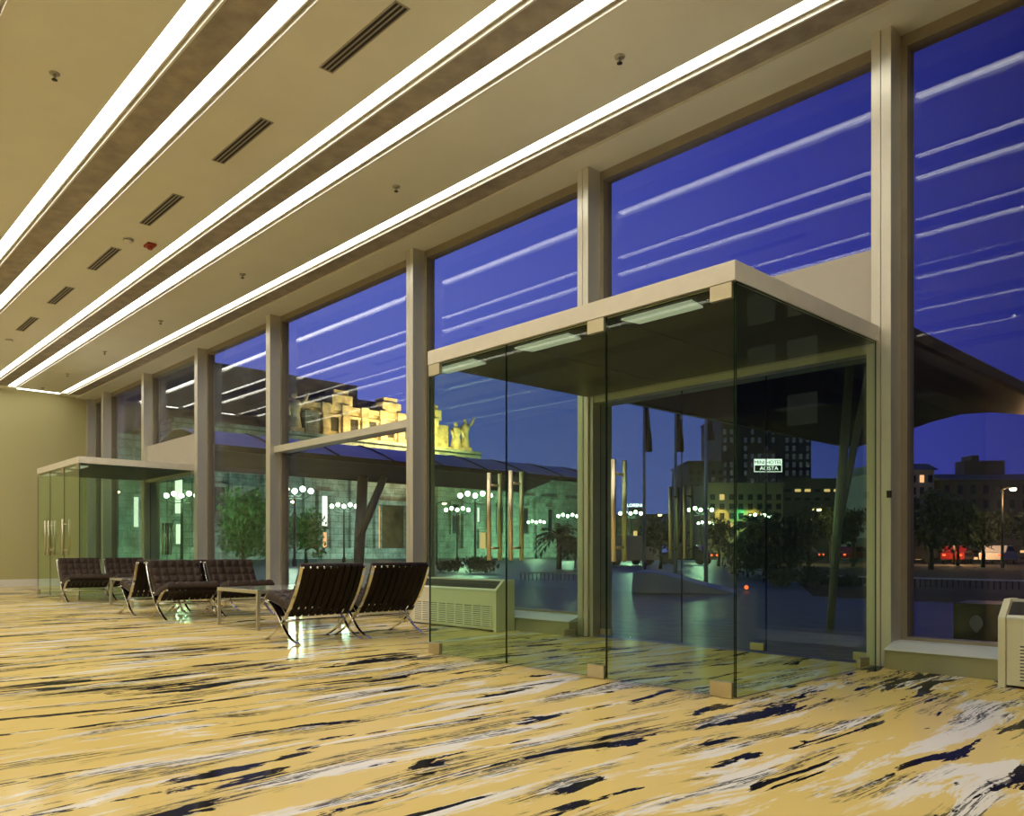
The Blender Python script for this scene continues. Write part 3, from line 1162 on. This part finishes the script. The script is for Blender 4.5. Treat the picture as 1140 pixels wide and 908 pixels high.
# ---- street lamps with five globes
def globe_lamp(label, px, py, zg=5.0, n=5, first=[None]):
    d = FPX * (zg - CAM_H) / (HY - py)
    p = gat(px, d, GZ)
    if first[0] is None:
        l = thing('globe_street_lamp', label, 'street lamp', p, VIEW_YAW, 'street lamps with five white globes')
        MB().lathe([(0.16, 0), (0.16, 0.4), (0.09, 0.5), (0.07, 2.5), (0.05, zg - 0.3), (0.08, zg - 0.25), (0.05, zg - 0.2)], n=12).build('post', M_IRON, l)
        a = MB()
        for s in (-1, 1):
            a.tube([(0, 0, zg - 0.5), (s * 0.6, 0, zg - 0.55), (s * 1.08, 0, zg - 0.28)], 0.03, 8)
            a.tube([(0, 0, zg - 0.35), (s * 0.35, 0, zg - 0.35), (s * 0.54, 0, zg - 0.14)], 0.03, 8)
        a.build('bracket', M_IRON, l)
        g0 = None
        for q, zz in ((-1.08, 0), (-0.54, 0.14), (0, 0.0), (0.54, 0.14), (1.08, 0)):
            if g0 is None:
                g0 = MB().ball((0, 0, 0), 0.18, 12).build('globe', M_GLOBE, l)
                o = g0
            else:
                o = g0.copy()
                COL.objects.link(o)
                o.parent = l
            o.location = (q, 0, zg + zz)
        first[0] = l
    else:
        l = copy_tree(first[0], p, VIEW_YAW, label)
    return p


LAMP_SPOTS = []
sl = 'street lamp with five glowing globes, '
for px, py, lab in [
        (529, 551, 'tall, left of the entrance door handles'), (509, 567, 'lower, left of the tall lamp near the handles'),
        (597, 581, 'small, right of the entrance door handles'), (632, 574, 'beside the palm, by the pillar'),
        (328, 546, 'above the green tree, left of the chair backs'), (383, 563, 'beside the canopy legs'),
        (202, 551, 'brightest, behind the far glass entrance box'),
        (780, 567, 'upper, right of the flagpoles'), (786, 582, 'lower, right of the flagpoles'),
        (846, 574, 'below the hotel sign'), (702, 571, 'below the far lettered roof sign')]:
    LAMP_SPOTS.append(globe_lamp(sl + lab, px, py))


def light(name, kind, loc, energy, col, radius=0.3, rot=None, **kw):
    d = bpy.data.lights.new(name, kind)
    d.energy = energy
    d.color = col
    if kind != 'AREA':
        d.shadow_soft_size = radius
    for k, v in kw.items():
        setattr(d, k, v)
    o = bpy.data.objects.new(name, d)
    COL.objects.link(o)
    o.location = loc
    if rot:
        o.rotation_euler = rot
    return o


for p in LAMP_SPOTS:
    light('lamp_light', 'POINT', (p.x, p.y, 5.0), 900, (0.62, 1.0, 0.66), 0.5)


# amber and white single street lamps
def mast_lamp(label, px, py, d, m, n=1):
    p = gat(px, d, GZ)
    zt = CAM_H + (HY - py) / FPX * d - GZ
    l = thing('mast_lamp', label, 'street lamp', p, VIEW_YAW)
    MB().tube([(0, 0, 0), (0, 0, zt * 0.6), (0, 0, zt)], [0.09, 0.06, 0.045], 10).build('mast', M_IRON, l)
    MB().tube([(0, 0, zt - 0.05), (0.3, 0, zt + 0.08), (0.55, 0, zt + 0.06)], 0.03, 8).build('arm', M_IRON, l)
    MB().box(0.30, 0.85, -0.12, 0.12, zt + 0.03, zt + 0.12).build('lamp_head', M_IRON, l, bevel=0.02)
    MB().ball((0.6, 0, zt - 0.02), 0.17, 10, 0.6).build('lens', m, l)
    return l


mast_lamp('single amber street lamp on a tall mast, left behind the far entrance box', 122, 547, 60, M_SODIUM)
mast_lamp('single amber street lamp, left edge of the large entrance glass', 486, 560, 62, M_SODIUM)
mast_lamp('single amber street lamp between the flagpoles', 727, 573, 70, M_SODIUM)
mast_lamp('amber street lamp at left of the canopy legs by the green tree', 317, 558, 58, M_SODIUM)
mast_lamp('pale street lamp on a mast before the right apartment building', 1116, 544, 45, emis('warm_white_lamp', (1.0, 0.86, 0.55), 14.0))


M_AMB2 = emis('street_amber_glow', (1.0, 0.62, 0.26), 12.0)
mast_lamp('amber street lamp between the dark trees, left of the canopy leg', 903, 567, 61, M_AMB2)
mast_lamp('added amber street lamp standing in for traffic glow, above the emblem box', 1062, 596, 58, M_AMB2)  # added lamp, its amber glow stands in for the passing traffic
for px, py, d, e in ((903, 572, 60.5, 1300), (1066, 600, 57.5, 1100), (1122, 550, 44.5, 330)):  # the middle light belongs to the added lamp and warms the road
    light('street_light', 'POINT', at(px, py, d), e, (1.0, 0.55, 0.22), 0.15)


# ---- trees
def leaf_cloud(name, m, parent, blobs, n, size, seed):
    rnd = random.Random(seed)
    bm = bmesh.new()
    for _ in range(n):
        c, r, sz = rnd.choice(blobs)
        while True:
            v = Vector((rnd.uniform(-1, 1), rnd.uniform(-1, 1), rnd.uniform(-1, 1)))
            if 0.2 < v.length < 1:
                break
        v = v * (0.55 + 0.45 * v.length)
        p = Vector(c) + Vector((v.x * r, v.y * r, v.z * r * sz))
        q = Euler((rnd.uniform(0, 6.3), rnd.uniform(0, 6.3), rnd.uniform(0, 6.3))).to_matrix()
        s = size * rnd.uniform(0.6, 1.3)
        pts = [(-0.5, 0, 0), (0, -0.28, 0.05), (0.55, 0, -0.03), (0, 0.28, 0.05)]
        bm.faces.new([bm.verts.new(p + q @ (Vector(t) * s)) for t in pts])
    w = MB()
    w.bm.free()
    w.bm = bm
    return w.build(name, m, parent)


def tree(label, px, d, h, wpx, m, seed, trunk=0.35, n=900, group=None, name='leafy_tree'):
    rnd = random.Random(seed)
    p = gat(px, d, GZ)
    W = wpx / FPX * d
    t = thing(name, label, 'tree', p, VIEW_YAW, group)
    th = h * trunk
    MB().tube([(0, 0, 0), (0.05 * h * 0.3, 0, th * 0.6), (0, 0.02 * h, th * 1.3), (0, 0, h * 0.75)],
              [0.035 * h, 0.028 * h, 0.02 * h, 0.008 * h], 9).build('trunk', M_BARK, t)
    blobs = []
    ch = h - th * 0.8
    for k in range(15 if trunk < 0.13 else 9):
        a = rnd.uniform(0, 6.3)
        rr = rnd.uniform(0.05, 0.30) * W
        blobs.append(((cos(a) * rr, sin(a) * rr, th * 0.8 + ch * rnd.uniform(0.16 if trunk < 0.13 else 0.28, 0.75)), W * rnd.uniform(0.20, 0.30), min(1.3, 0.9 * ch / W + 0.2)))
    leaf_cloud('crown', m, t, blobs, n, 0.055 * W + 0.12, seed)
    return t


GT = 'trees outside on the square'
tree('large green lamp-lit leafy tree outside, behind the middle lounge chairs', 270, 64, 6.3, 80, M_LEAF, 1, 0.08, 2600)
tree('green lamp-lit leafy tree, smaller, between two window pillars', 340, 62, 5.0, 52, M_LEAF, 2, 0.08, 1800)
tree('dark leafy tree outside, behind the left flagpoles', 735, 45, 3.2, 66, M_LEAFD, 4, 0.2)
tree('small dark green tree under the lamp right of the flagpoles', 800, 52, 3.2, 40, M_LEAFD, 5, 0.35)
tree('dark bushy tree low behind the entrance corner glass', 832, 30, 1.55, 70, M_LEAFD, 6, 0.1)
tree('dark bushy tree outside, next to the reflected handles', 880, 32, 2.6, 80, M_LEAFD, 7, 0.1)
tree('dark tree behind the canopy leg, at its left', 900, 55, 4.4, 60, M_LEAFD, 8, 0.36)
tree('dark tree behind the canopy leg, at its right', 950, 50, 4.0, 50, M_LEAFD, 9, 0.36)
tree('large dark tree outside the right window, left half', 1036, 42, 4.3, 96, M_LEAFD, 10, 0.30, 2400)
tree('dark tree outside the right window, before the apartment building', 1094, 48, 3.8, 86, M_LEAFD, 11, 0.34, 1900)
tree('dark tree outside at the right picture edge', 1150, 42, 3.2, 60, M_LEAFD, 12, 0.25)
tree('dark tree behind the glass corner, right of the hotel lights', 846, 76, 5.2, 50, M_LEAFD, 14, 0.12, 1500)
tree('dark tree further back, between the canopy leg and the pillar', 925, 64, 4.8, 58, M_LEAFD, 15, 0.32, 1500)
tree('dark tree outside, hidden partly by the right metal pillar', 1002, 54, 4.1, 52, M_LEAFD, 16, 0.32, 1300)
tree('low dark tree between the two big trees outside the right window', 1066, 54, 3.4, 60, M_LEAFD, 17, 0.36, 1300)
tree('small dark tree before the station, behind the convector heater', 640, 48, 1.9, 40, M_LEAFD, 13, 0.3, 500)


def palm(label, px, d, h, r, seed, m=M_LEAFD):
    rnd = random.Random(seed)
    p = gat(px, d, GZ)
    t = thing('fan_palm', label, 'palm tree', p, VIEW_YAW)
    MB().tube([(0, 0, 0), (0.04, 0, h * 0.5), (0, 0, h)], [0.16, 0.13, 0.12], 9).build('trunk', M_BARK, t)
    bm = bmesh.new()
    for k in range(34):
        a = rnd.uniform(0, 6.28)
        el = rnd.uniform(-0.5, 1.2)
        pts = []
        for s in range(6):
            u = s / 5
            pts.append(Vector((cos(a) * cos(el) * r * u, sin(a) * cos(el) * r * u, h + sin(el) * r * u - 0.45 * r * u * u)))
        side = Vector((-sin(a), cos(a), 0))
        for s in range(5):
            for sg in (-1, 1):
                w0 = side * sg * 0.22 * r
                dn = Vector((0, 0, -0.12 * r))
                b = pts[s]
                c_ = pts[s + 1]
                bm.faces.new([bm.verts.new(b), bm.verts.new(c_), bm.verts.new((b + c_) / 2 + (c_ - b) * 0.8 + w0 + dn)])
    w = MB()
    w.bm.free()
    w.bm = bm
    w.build('fronds', m, t)


palm('dark spreading palm before the green-lit station wall', 622, 44, 1.9, 1.35, 21)
palm('dark palm under the hotel sign lamp', 838, 50, 2.6, 1.5, 22, M_LEAFD)


def shrub(label, px, d, h, wpx, seed, m=M_LEAFD):
    p = gat(px, d, GZ)
    W = wpx / FPX * d
    t = thing('low_shrub', label, 'shrub', p, VIEW_YAW, None)
    MB().tube([(0, 0, 0), (0, 0, h * 0.5), (0.05, 0, h * 0.7)], [0.05, 0.04, 0.02], 8).build('stem', M_BARK, t)
    rnd = random.Random(seed)
    blobs = [((rnd.uniform(-0.36, 0.36) * W, rnd.uniform(-0.3, 0.3) * W * 0.6, h * 0.5), min(h * 0.62, W * 0.3), 0.8) for _ in range(8)]
    leaf_cloud('foliage', m, t, blobs, 700, 0.12 * h + 0.08, seed)


shrub('wide dark shrub above the convector heater', 540, 36, 0.75, 46, 31)
shrub('dark shrub above the left end of the convector heater', 500, 38, 0.6, 26, 32)
shrub('dark shrub low outside, right of the concrete wedge', 868, 22, 0.55, 120, 33)
shrub('dark shrub low at the foot of the canopy leg', 935, 22, 0.30, 50, 34)


# ---- the old station: long stone facade running away from the glass wall
def px_to_y(px, X=-90.0):
    r = (px - CX) / FPX
    t = X / (r * RX + FX)
    return (r * RY + FY) * t


stn = thing('stone_station', 'large old stone station building outside, upper storey lit yellow', 'station building', (-90, 60, GZ))


def S(name, boxes, m, parent=stn, bevel=0):
    b = MB()
    for x0, x1, y0, y1, z0, z1 in boxes:
        b.box(x0, x1, y0 - 60, y1 - 60, z0 - GZ, z1 - GZ)
    return b.build(name, m, parent, bevel)


S('main_wall', [(-14, -0.6, 8, 104, 0, 12.2)], M_STONE)
S('plinth', [(-14, 0.1, 8, 104, 0, 1.4)], M_STONE)
S('cornice', [(-14, 0.5, 8, 84, 12.2, 12.8), (-14, 0.9, 8, 84, 12.8, 13.3), (-14, 0.3, 33, 78, 13.3, 15.2), (-14, 1.0, 33, 77.5, 15.2, 15.6),
              (-14, 0.3, 84, 104, 12.2, 12.6), (-14, -0.1, 84, 104, 9.4, 9.8)], M_STONE)
for y in [px_to_y(p) for p in (60, 105, 140, 180, 222, 262, 300, 345, 396, 460, 492, 520, 548, 574, 600, 626, 650)]:
    S('pilaster', [(-0.6, 0.0, y - 0.7, y + 0.7, 1.4, 11.4), (-0.6, 0.2, y - 0.95, y + 0.95, 11.4, 12.2)], M_STONE)
for a, b, z0, z1 in [(421, 452, 0, 7.2), (358, 368, 0, 8.0)]:
    ya, yb = px_to_y(a), px_to_y(b)
    S('doorway', [(-0.58, -0.55, ya, yb, 0.0, z1)], M_DOORW)
    S('door_surround', [(-0.6, 0.15, ya - 0.5, ya, 0, z1 + 0.6), (-0.6, 0.15, yb, yb + 0.5, 0, z1 + 0.6), (-0.6, 0.2, ya, yb, z1, z1 + 0.6)], M_STONE)
for a, b, z0, z1, m in [(360, 366.5, 4.2, 8.0, M_WWHT), (361, 366, 0.3, 3.4, M_WLIT), (421, 425, 0.2, 7.0, M_WLIT), (196, 205, 5.2, 9.2, M_WWHT),
                        (197, 203, 1.8, 4.0, M_WWHT), (150, 156, 3.6, 6.8, M_WWHT), (533, 536, 5.4, 7.5, M_WWHT), (478, 484, 4.2, 8, M_WDK),
                        (240, 252, 4.2, 8.4, M_WDK), (505, 513, 3.6, 7.8, M_WDK), (556, 562, 3.8, 7.8, M_WDK), (584, 590, 3.8, 7.8, M_WDK), (612, 617, 3.8, 7.8, M_WDK),
                        (536, 543, 0.2, 3.8, M_WLIT), (580, 585, 0.2, 3.0, M_WLIT)]:
    ya, yb = px_to_y(a), px_to_y(b)
    wf = S('window', [(-0.6, -0.3, ya - 0.25, ya, z0 - 0.2, z1 + 0.3), (-0.6, -0.3, yb, yb + 0.25, z0 - 0.2, z1 + 0.3), (-0.6, -0.2, ya - 0.3, yb + 0.3, z1, z1 + 0.4)], M_STONE)
    S('window_pane', [(-0.54, -0.5, ya, yb, z0, z1)], m, wf)
# yellow lit attic storey
y0, y1 = px_to_y(312), px_to_y(505)
S('attic_wall', [(-8, -1.2, y0, y1, 15.6, 19.2)], M_ATTIC)
S('attic_coping', [(-8, -0.7, y0, y1 - 3, 19.2, 19.8)], M_ATTIC)
yy = y0 + 0.8
k = 0
while yy < y1 - 1:
    S('attic_pier', [(-1.2, -0.5, yy - 0.45, yy + 0.45, 15.6, 19.2), (-1.3, -0.4, yy - 0.6, yy + 0.6, 18.7, 19.9)], M_ATTIC)
    if yy + 3 < y1:
        ao = S('attic_opening', [(-1.19, -1.14, yy + 0.85, yy + 2.05, 16.5, 18.3)], M_DARK)
        S('opening_surround', [(-1.2, -0.85, yy + 0.6, yy + 0.85, 16.2, 18.5), (-1.2, -0.85, yy + 2.05, yy + 2.3, 16.2, 18.5), (-1.2, -0.75, yy + 0.5, yy + 2.4, 18.3, 18.6)], M_ATTIC, ao)
    yy += 2.9
    k += 1
for p in (385, 440, 486):
    y = px_to_y(p)
    S('attic_block', [(-3.5, -0.8, y - 1.5, y + 1.5, 19.8, 21.2), (-3.2, -1.1, y - 1.1, y + 1.1, 21.2, 21.9)], M_ATTIC)


def statue(y, z, h, s=1.0, m=M_ATTIC):
    b = MB()
    y -= 60
    z -= GZ
    b.box(-1.3, 0.2, y - 0.8 * s, y + 0.8 * s, z, z + 0.12 * h)
    b.lathe([(0.75 * s, 0.12 * h), (0.6 * s, 0.35 * h), (0.5 * s, 0.5 * h), (0.75 * s, 0.68 * h), (0.6 * s, 0.78 * h), (0.2 * s, 0.82 * h)], (-0.5, y, z), 12)
    b.ball((-0.5, y, z + 0.91 * h), 0.28 * s, 10)
    b.tube([(-0.5, y - 0.5 * s, z + 0.72 * h), (0.0, y - 1.0 * s, z + 0.6 * h), (0.3, y - 0.9 * s, z + 0.4 * h)], [0.25 * s, 0.2 * s, 0.15 * s], 8)
    b.tube([(-0.5, y + 0.5 * s, z + 0.72 * h), (-0.2, y + 1.1 * s, z + 0.85 * h), (0.1, y + 1.3 * s, z + 1.02 * h)], [0.25 * s, 0.2 * s, 0.15 * s], 8)
    b.build('statue', m, stn)


statue(px_to_y(510), 15.6, 4.2, 1.15)
statue(px_to_y(520), 15.6, 5.0, 1.0)
statue(px_to_y(330), 15.6, 5.0, 1.2)
S('buttress', [(-6, 0.2, px_to_y(339), px_to_y(354), 13.3, 18.5)], M_STONE)
S('upper_roof', [(-22, -6, 33, px_to_y(425), 13.3, 24.0), (-24, -8, px_to_y(425) - 0.2, px_to_y(462), 13.3, 22.6)], M_ROOFD)
# curved train-hall roof further left
hall = MB()
pr = [(8 - 60, 13.3)] + [(8 - 60 + 23 * i / 12, 13.3 + 4.2 * (1 - (i / 12) ** 2)) for i in range(13)]
hall.prism(pr, -40, -9, 'x')
hall.build('hall_roof', M_ROOFD, stn)

# added green fill lights, no real lamps, brightening the station's lower storeys
for yy_, pw in ((30.0, 1300), (55.0, 1500), (84.0, 3000)):
    light('added_green_fill', 'AREA', (-80.0, yy_, 0.4), pw, (0.52, 1.0, 0.68), rot=(0, radians(90 + 22), 0), shape='RECTANGLE', size=1.0, size_y=14.0)

# floodlights on the cornice washing the attic storey
ym = (y0 + y1) / 2
light('attic_flood', 'AREA', (-85.6, ym + 5.0, 15.9), 3300, (1.0, 0.77, 0.27), rot=(0, radians(90 + 14), 0), shape='RECTANGLE', size=0.6, size_y=(y1 - y0) - 10)


# ---- buildings in the distance on the right
def block(name, label, cat, pxl, pxr, ytop, d, depth, m, rows=0, cols=0, wy0=0, wy1=0, lit=None, litm=None, dark=True, roof=None, wfrac=0.5, hfrac=0.6, colx=None, group=None):
    c = gat((pxl + pxr) / 2, d, GZ)
    W = (pxr - pxl) / FPX * d
    H = CAM_H + (HY - ytop) / FPX * d - GZ
    b = thing(name, label, cat, c, VIEW_YAW, group)
    MB().box(-W / 2, W / 2, 0, depth, 0, H).build('walls', m, b)
    if roof:
        rh = roof / FPX * d
        r = MB()
        r.prism([(-0.4, H), (1.8, H + rh), (depth - 1.8, H + rh), (depth + 0.4, H)], -W / 2 - 0.3, W / 2 + 0.3, 'x')
        r.build('roof', M_ROOFD, b)
    else:
        MB().box(-W / 2 - 0.15, W / 2 + 0.15, -0.15, depth + 0.15, H, H + 0.5).build('parapet', m, b)
    if rows:
        zA = CAM_H + (HY - wy0) / FPX * d - GZ
        zB = CAM_H + (HY - wy1) / FPX * d - GZ
        ch, cw = (zA - zB) / rows, W / cols
        src = {}
        for i in range(rows):
            for j in range(cols):
                on = lit(i, j) if lit else False
                mm = litm if on else M_WDK
                if not on and not dark:
                    continue
                x = -W / 2 + cw * (j + 0.5)
                z = zA - ch * (i + 0.5)
                if mm.name not in src:
                    w = MB().box(-cw * wfrac / 2, cw * wfrac / 2, -0.06, 0.02, -ch * hfrac / 2, ch * hfrac / 2).build('window', mm, b)
                    src[mm.name] = w
                else:
                    w = src[mm.name].copy()
                    COL.objects.link(w)
                    w.parent = b
                w.location = (x, 0, z)
    return b, W, H, c


rr = random.Random(5)
block('tower_block', 'dark tower block with a grid of dim windows, behind the hotel sign', 'building', 803, 903, 462, 170, 18, M_BLD,
      7, 13, 476, 540, lambda i, j: rr.random() < 0.85 and j not in (2, 8), M_WCOOL, dark=False, wfrac=0.42)
block('office_block', 'dark balconied block left of the tower, right of the flagpoles', 'building', 766, 806, 516, 140, 14, M_BLD, 5, 5, 522, 560,
      lambda i, j: (i, j) in ((1, 3), (3, 1), (4, 4)), M_WCOOL)
hb, hW, hH, hc = block('hotel_building', 'ochre hotel building with bays lit yellow and green, below the roof sign', 'building', 788, 872, 541, 119, 14, M_BLDW, 5, 8, 548, 600,
                       lambda i, j: (i, j) in ((0, 1), (2, 5), (3, 2)), M_WLIT)
# recessed bays so the flood colours read as bands
for px, col, e in ((806, (1.0, 0.66, 0.2), 900), (829, (0.12, 1.0, 0.50), 800), (840, (1.0, 0.72, 0.2), 700)):
    p = at(px, 548, 117.4)
    light('facade_flood', 'SPOT', p, e * 6, col, 0.15, rot=(0.06, 0, VIEW_YAW), spot_size=radians(70), spot_blend=0.6)
block('low_building', 'long low dark building with a lit terrace, right of the tower', 'building', 872, 1002, 536, 120, 12, M_BLD, 2, 12, 541, 560,
      lambda i, j: (i == 0 and j in (1, 2, 4, 5)), M_WLIT, wfrac=0.6, hfrac=0.3)
block('pale_house', 'pale house with two warm lit windows, outside the right window', 'building', 985, 1040, 523, 90, 12, M_BLDP, 4, 6, 526, 580,
      lambda i, j: (i == 0 and j in (2, 4)), M_WLIT, roof=9)
ab, aW, aH, ac = block('apartment_building', 'long dark apartment building with rows of windows and chimneys, at the right edge', 'building', 1047, 1250, 534, 90, 14, M_BLD, 4, 14, 537, 600,
                       lambda i, j: False, M_WLIT, roof=8, wfrac=0.36, hfrac=0.62)
for px, w, h in ((1090, 1.0, 1.6), (1097, 0.9, 2.2), (1103, 0.6, 1.4), (1118, 2.6, 1.6)):
    q = gat(px, 90, 0) - ac
    x = q.x * cos(VIEW_YAW) + q.y * sin(VIEW_YAW)
    MB().box(x - w / 2, x + w / 2, 2.0, 4.0, aH, aH + 0.8 + h).build('chimney', M_BLD, ab)
block('far_building', 'far low dark building carrying the small white lettered roof sign', 'building', 686, 737, 575, 150, 12, M_BLD, 2, 6, 580, 598,
      lambda i, j: (i, j) == (1, 2), M_WLIT)
block('street_wall', 'low dark building behind the right trees along the street', 'building', 985, 1260, 604, 70, 6, M_BLD, 2, 26, 610, 625,
      lambda i, j: (i, j) in ((0, 2), (1, 3), (1, 4), (0, 7), (1, 9), (1, 10), (0, 11), (1, 13), (1, 6), (0, 14)), M_WLIT, hfrac=0.35)

# big dark office building to the right of the frame: its mirror image shows in the entrance side glass
ob = thing('side_office_building', 'big dark office building with pale dim windows, mirrored in the entrance side glass', 'building', (26, 44, GZ))
MB().box(-21, 24, 0, 16, 0, 42).build('walls', M_BLD, ob)
w0 = None
for i in range(7):
    for j in range(14):
        if rr.random() < 0.3:
            continue
        if w0 is None:
            w0 = MB().box(-0.9, 0.9, -0.08, 0.02, -0.9, 0.9).build('window', emis('lit_window_dim', (0.8, 0.8, 0.75), 0.10), ob)
            w = w0
        else:
            w = w0.copy()
            COL.objects.link(w)
            w.parent = ob
        w.location = (-19.5 + 2.6 * j, 0, 6.0 + 3.2 * i)
# hotel roof sign
p = at(855, 518, 119.5)
sg = thing('hotel_roof_sign', 'white and black lit hotel sign on the roof, seen through the entrance glass', 'sign', p, VIEW_YAW)
k = 119.5 / FPX
MB().box(-15.5 * k, 15.5 * k, 0.0, 0.4, -7.2 * k, 7.2 * k).build('panel', M_SIGNK, sg)
MB().box(-15 * k, 15 * k, -0.05, 0.0, 0.2 * k, 6.6 * k).build('light_field', M_SIGNW, sg)
bd = MB()
for a, b, c_, d_ in ((-15.5, 15.5, 6.6, 7.2), (-15.5, 15.5, -7.2, -6.6), (-15.5, -14.9, -7, 7), (14.9, 15.5, -7, 7)):
    bd.box(a * k, b * k, -0.06, 0.0, c_ * k, d_ * k)
bd.build('border', M_SIGNW, sg)
text('MINI HOTEL', 5.6 * k, M_SIGNK, sg, (0, -0.08, 3.3 * k), (pi / 2, 0, 0))
text('AOSTA', 6.4 * k, M_SIGNW, sg, (1.0 * k, -0.05, -3.3 * k), (pi / 2, 0, 0))
for x in (-10 * k, 10 * k):
    MB().box(x - 0.1, x + 0.1, 0.1, 0.3, -(518 - 518 + 24) * k, -7.2 * k).build('post', M_IRON, sg)
p = at(708, 562.5, 149)
k = 149 / FPX
sg = thing('roof_letter_sign', 'small white lit lettering on the far roof between the flagpoles', 'sign', p, VIEW_YAW)
text('LORENO', 5.0 * k, emis('roof_letters_white', (0.95, 0.97, 1.0), 4.0), sg, (0, 0, 0), (pi / 2, 0, 0))
MB().box(-8 * k, 8 * k, 0.05, 0.15, -8.6 * k, -2.0 * k).build('support_frame', M_IRON, sg)

# ---- railing along the plaza edge
for (pa, da, pb, db, lab) in [(905, 24, 1180, 19, 'low metal railing along the street, outside the right window'),
                              (578, 27, 672, 26, 'low pale metal railing behind the convector heater')]:
    A, B = gat(pa, da, GZ), gat(pb, db, GZ)
    u = (B - A)
    L = u.length
    rl = thing('street_railing', lab, 'railing', A, atan2(u.y, u.x))
    MB().box(0, L, -0.03, 0.03, 0.22, 0.26).build('top_rail', M_POLE, rl)
    bars = MB()
    n = int(L / 0.14)
    for i in range(n):
        bars.box(0.05 + i * 0.14, 0.075 + i * 0.14, -0.012, 0.012, 0, 0.22)
    bars.build('bars', M_IRON, rl)


# ---- vehicles
def car(label, px, d, m, flip=False, van=False, yaw=0.0, lights='tail'):
    p = gat(px, d, GZ + 0.012)
    c = thing('van' if van else 'car', label, 'van' if van else 'car', p, VIEW_YAW + yaw + (pi if flip else 0))
    if van:
        prof = [(-2.3, 0.35), (-2.3, 1.9), (-2.1, 2.05), (1.1, 2.05), (1.7, 1.25), (2.3, 1.05), (2.35, 0.35)]
        gl_ = [(0.9, 1.3), (0.9, 1.9), (1.15, 1.9), (1.6, 1.3)]
    else:
        prof = [(-2.1, 0.35), (-2.15, 0.85), (-1.6, 0.95), (-1.1, 1.40), (0.35, 1.42), (1.05, 0.95), (1.95, 0.82), (2.1, 0.35)]
        gl_ = [(-1.35, 0.98), (-1.0, 1.34), (0.3, 1.36), (0.85, 0.98)]
    MB().prism(prof, -0.82, 0.82, 'y').build('body', m, c, bevel=0.05)
    MB().prism(gl_, -0.835, 0.835, 'y').build('side_window', M_WDK, c)
    for x in (-1.35, 1.4):
        for y in (-0.80, 0.62):
            MB().tube([(x, y, 0.33), (x, y + 0.18, 0.33)], 0.33, 16).build('wheel', M_IRON, c)
    for y in (-0.65, 0.45):
        MB().box(-2.2, -2.08, y, y + 0.2, 0.62, 0.76).build('tail_lamp', M_TAIL, c)
        MB().box(2.02, 2.14, y, y + 0.2, 0.60, 0.72).build('head_lamp', M_HEAD, c)
    return c


car('white van parked on the square, left of the concrete wedge', 697, 56, M_CARW, van=True, yaw=0.5)
car('dark car on the street, left of the canopy leg', 888, 74, M_CARD, flip=True, yaw=-0.7)
car('red car on the street, right of the canopy leg', 950, 72, M_CARR, yaw=0.6)
car('dark car on the street, outside the right window at left', 1014, 64, M_CARD, flip=True, yaw=-0.5)
car('red car on the street, outside the right window in the middle', 1066, 62, M_CARR, yaw=0.9)
car('white car on the street, above the right convector heater', 1112, 60, M_CARW, yaw=0.8)
car('dark car behind the flagpoles on the square', 764, 60, M_CARD, flip=True, yaw=-0.6)
rl = thing('red_marker_light', 'small glowing red marker light low on the plaza, right of the concrete wedge', 'marker light', gat(831, 19.5, GZ))
MB().tube([(0, 0, 0), (0, 0, 0.04)], 0.05, 12).build('base', M_IRON, rl)
MB().ball((0, 0, 0.085), 0.05, 10).build('lens', M_TAIL, rl)

# ================================================================== LIGHT, SKY, CAMERA
w = bpy.data.worlds.new('dusk_sky')
SC.world = w
w.use_nodes = True
t = w.node_tree
t.nodes.clear()
wo = N(t, 'ShaderNodeOutputWorld')
bg = N(t, 'ShaderNodeBackground')
tc = N(t, 'ShaderNodeTexCoord')
dot = N(t, 'ShaderNodeVectorMath', operation='DOT_PRODUCT')
nrm = N(t, 'ShaderNodeVectorMath', operation='NORMALIZE')
t.links.new(tc.outputs['Generated'], nrm.inputs[0])
t.links.new(nrm.outputs[0], dot.inputs[0])
dot.inputs[1].default_value = (-0.97, 0.10, -0.20)
mr = N(t, 'ShaderNodeMapRange')
mr.inputs['From Min'].default_value = 0.15
mr.inputs['From Max'].default_value = 0.78
t.links.new(dot.outputs['Value'], mr.inputs['Value'])
cr = N(t, 'ShaderNodeValToRGB')
cr.color_ramp.elements[0].position = 0.0
cr.color_ramp.elements[0].color = (0.007, 0.010, 0.105, 1)
cr.color_ramp.elements[1].position = 1.0
cr.color_ramp.elements[1].color = (0.105, 0.142, 0.56, 1)
e = cr.color_ramp.elements.new(0.45)
e.color = (0.036, 0.046, 0.33, 1)
t.links.new(mr.outputs[0], cr.inputs[0])
t.links.new(cr.outputs[0], bg.inputs[0])
bg.inputs[1].default_value = 1.0
t.links.new(bg.outputs[0], wo.inputs[0])

cam = bpy.data.cameras.new('camera')
co = bpy.data.objects.new('camera', cam)
COL.objects.link(co)
co.location = (0, 0, CAM_H)
co.rotation_euler = (pi / 2, 0, atan2(-FX, FY))
cam.sensor_width = 36
cam.lens = FPX / 1140 * 36
cam.shift_y = (HY - 454) / 1140
cam.clip_end = 1000
cam.clip_start = 0.05
SC.camera = co

SC.view_settings.view_transform = 'Standard'
SC.view_settings.look = 'None'
SC.view_settings.gamma = 1
SC.view_settings.exposure = 0.0
SC.view_settings.use_curve_mapping = False
cy = SC.cycles
cy.use_denoising = True
cy.max_bounces = 10
cy.diffuse_bounces = 5
cy.glossy_bounces = 6
cy.transmission_bounces = 6
cy.transparent_max_bounces = 32
cy.caustics_reflective = False
cy.caustics_refractive = False
cy.sample_clamp_indirect = 6
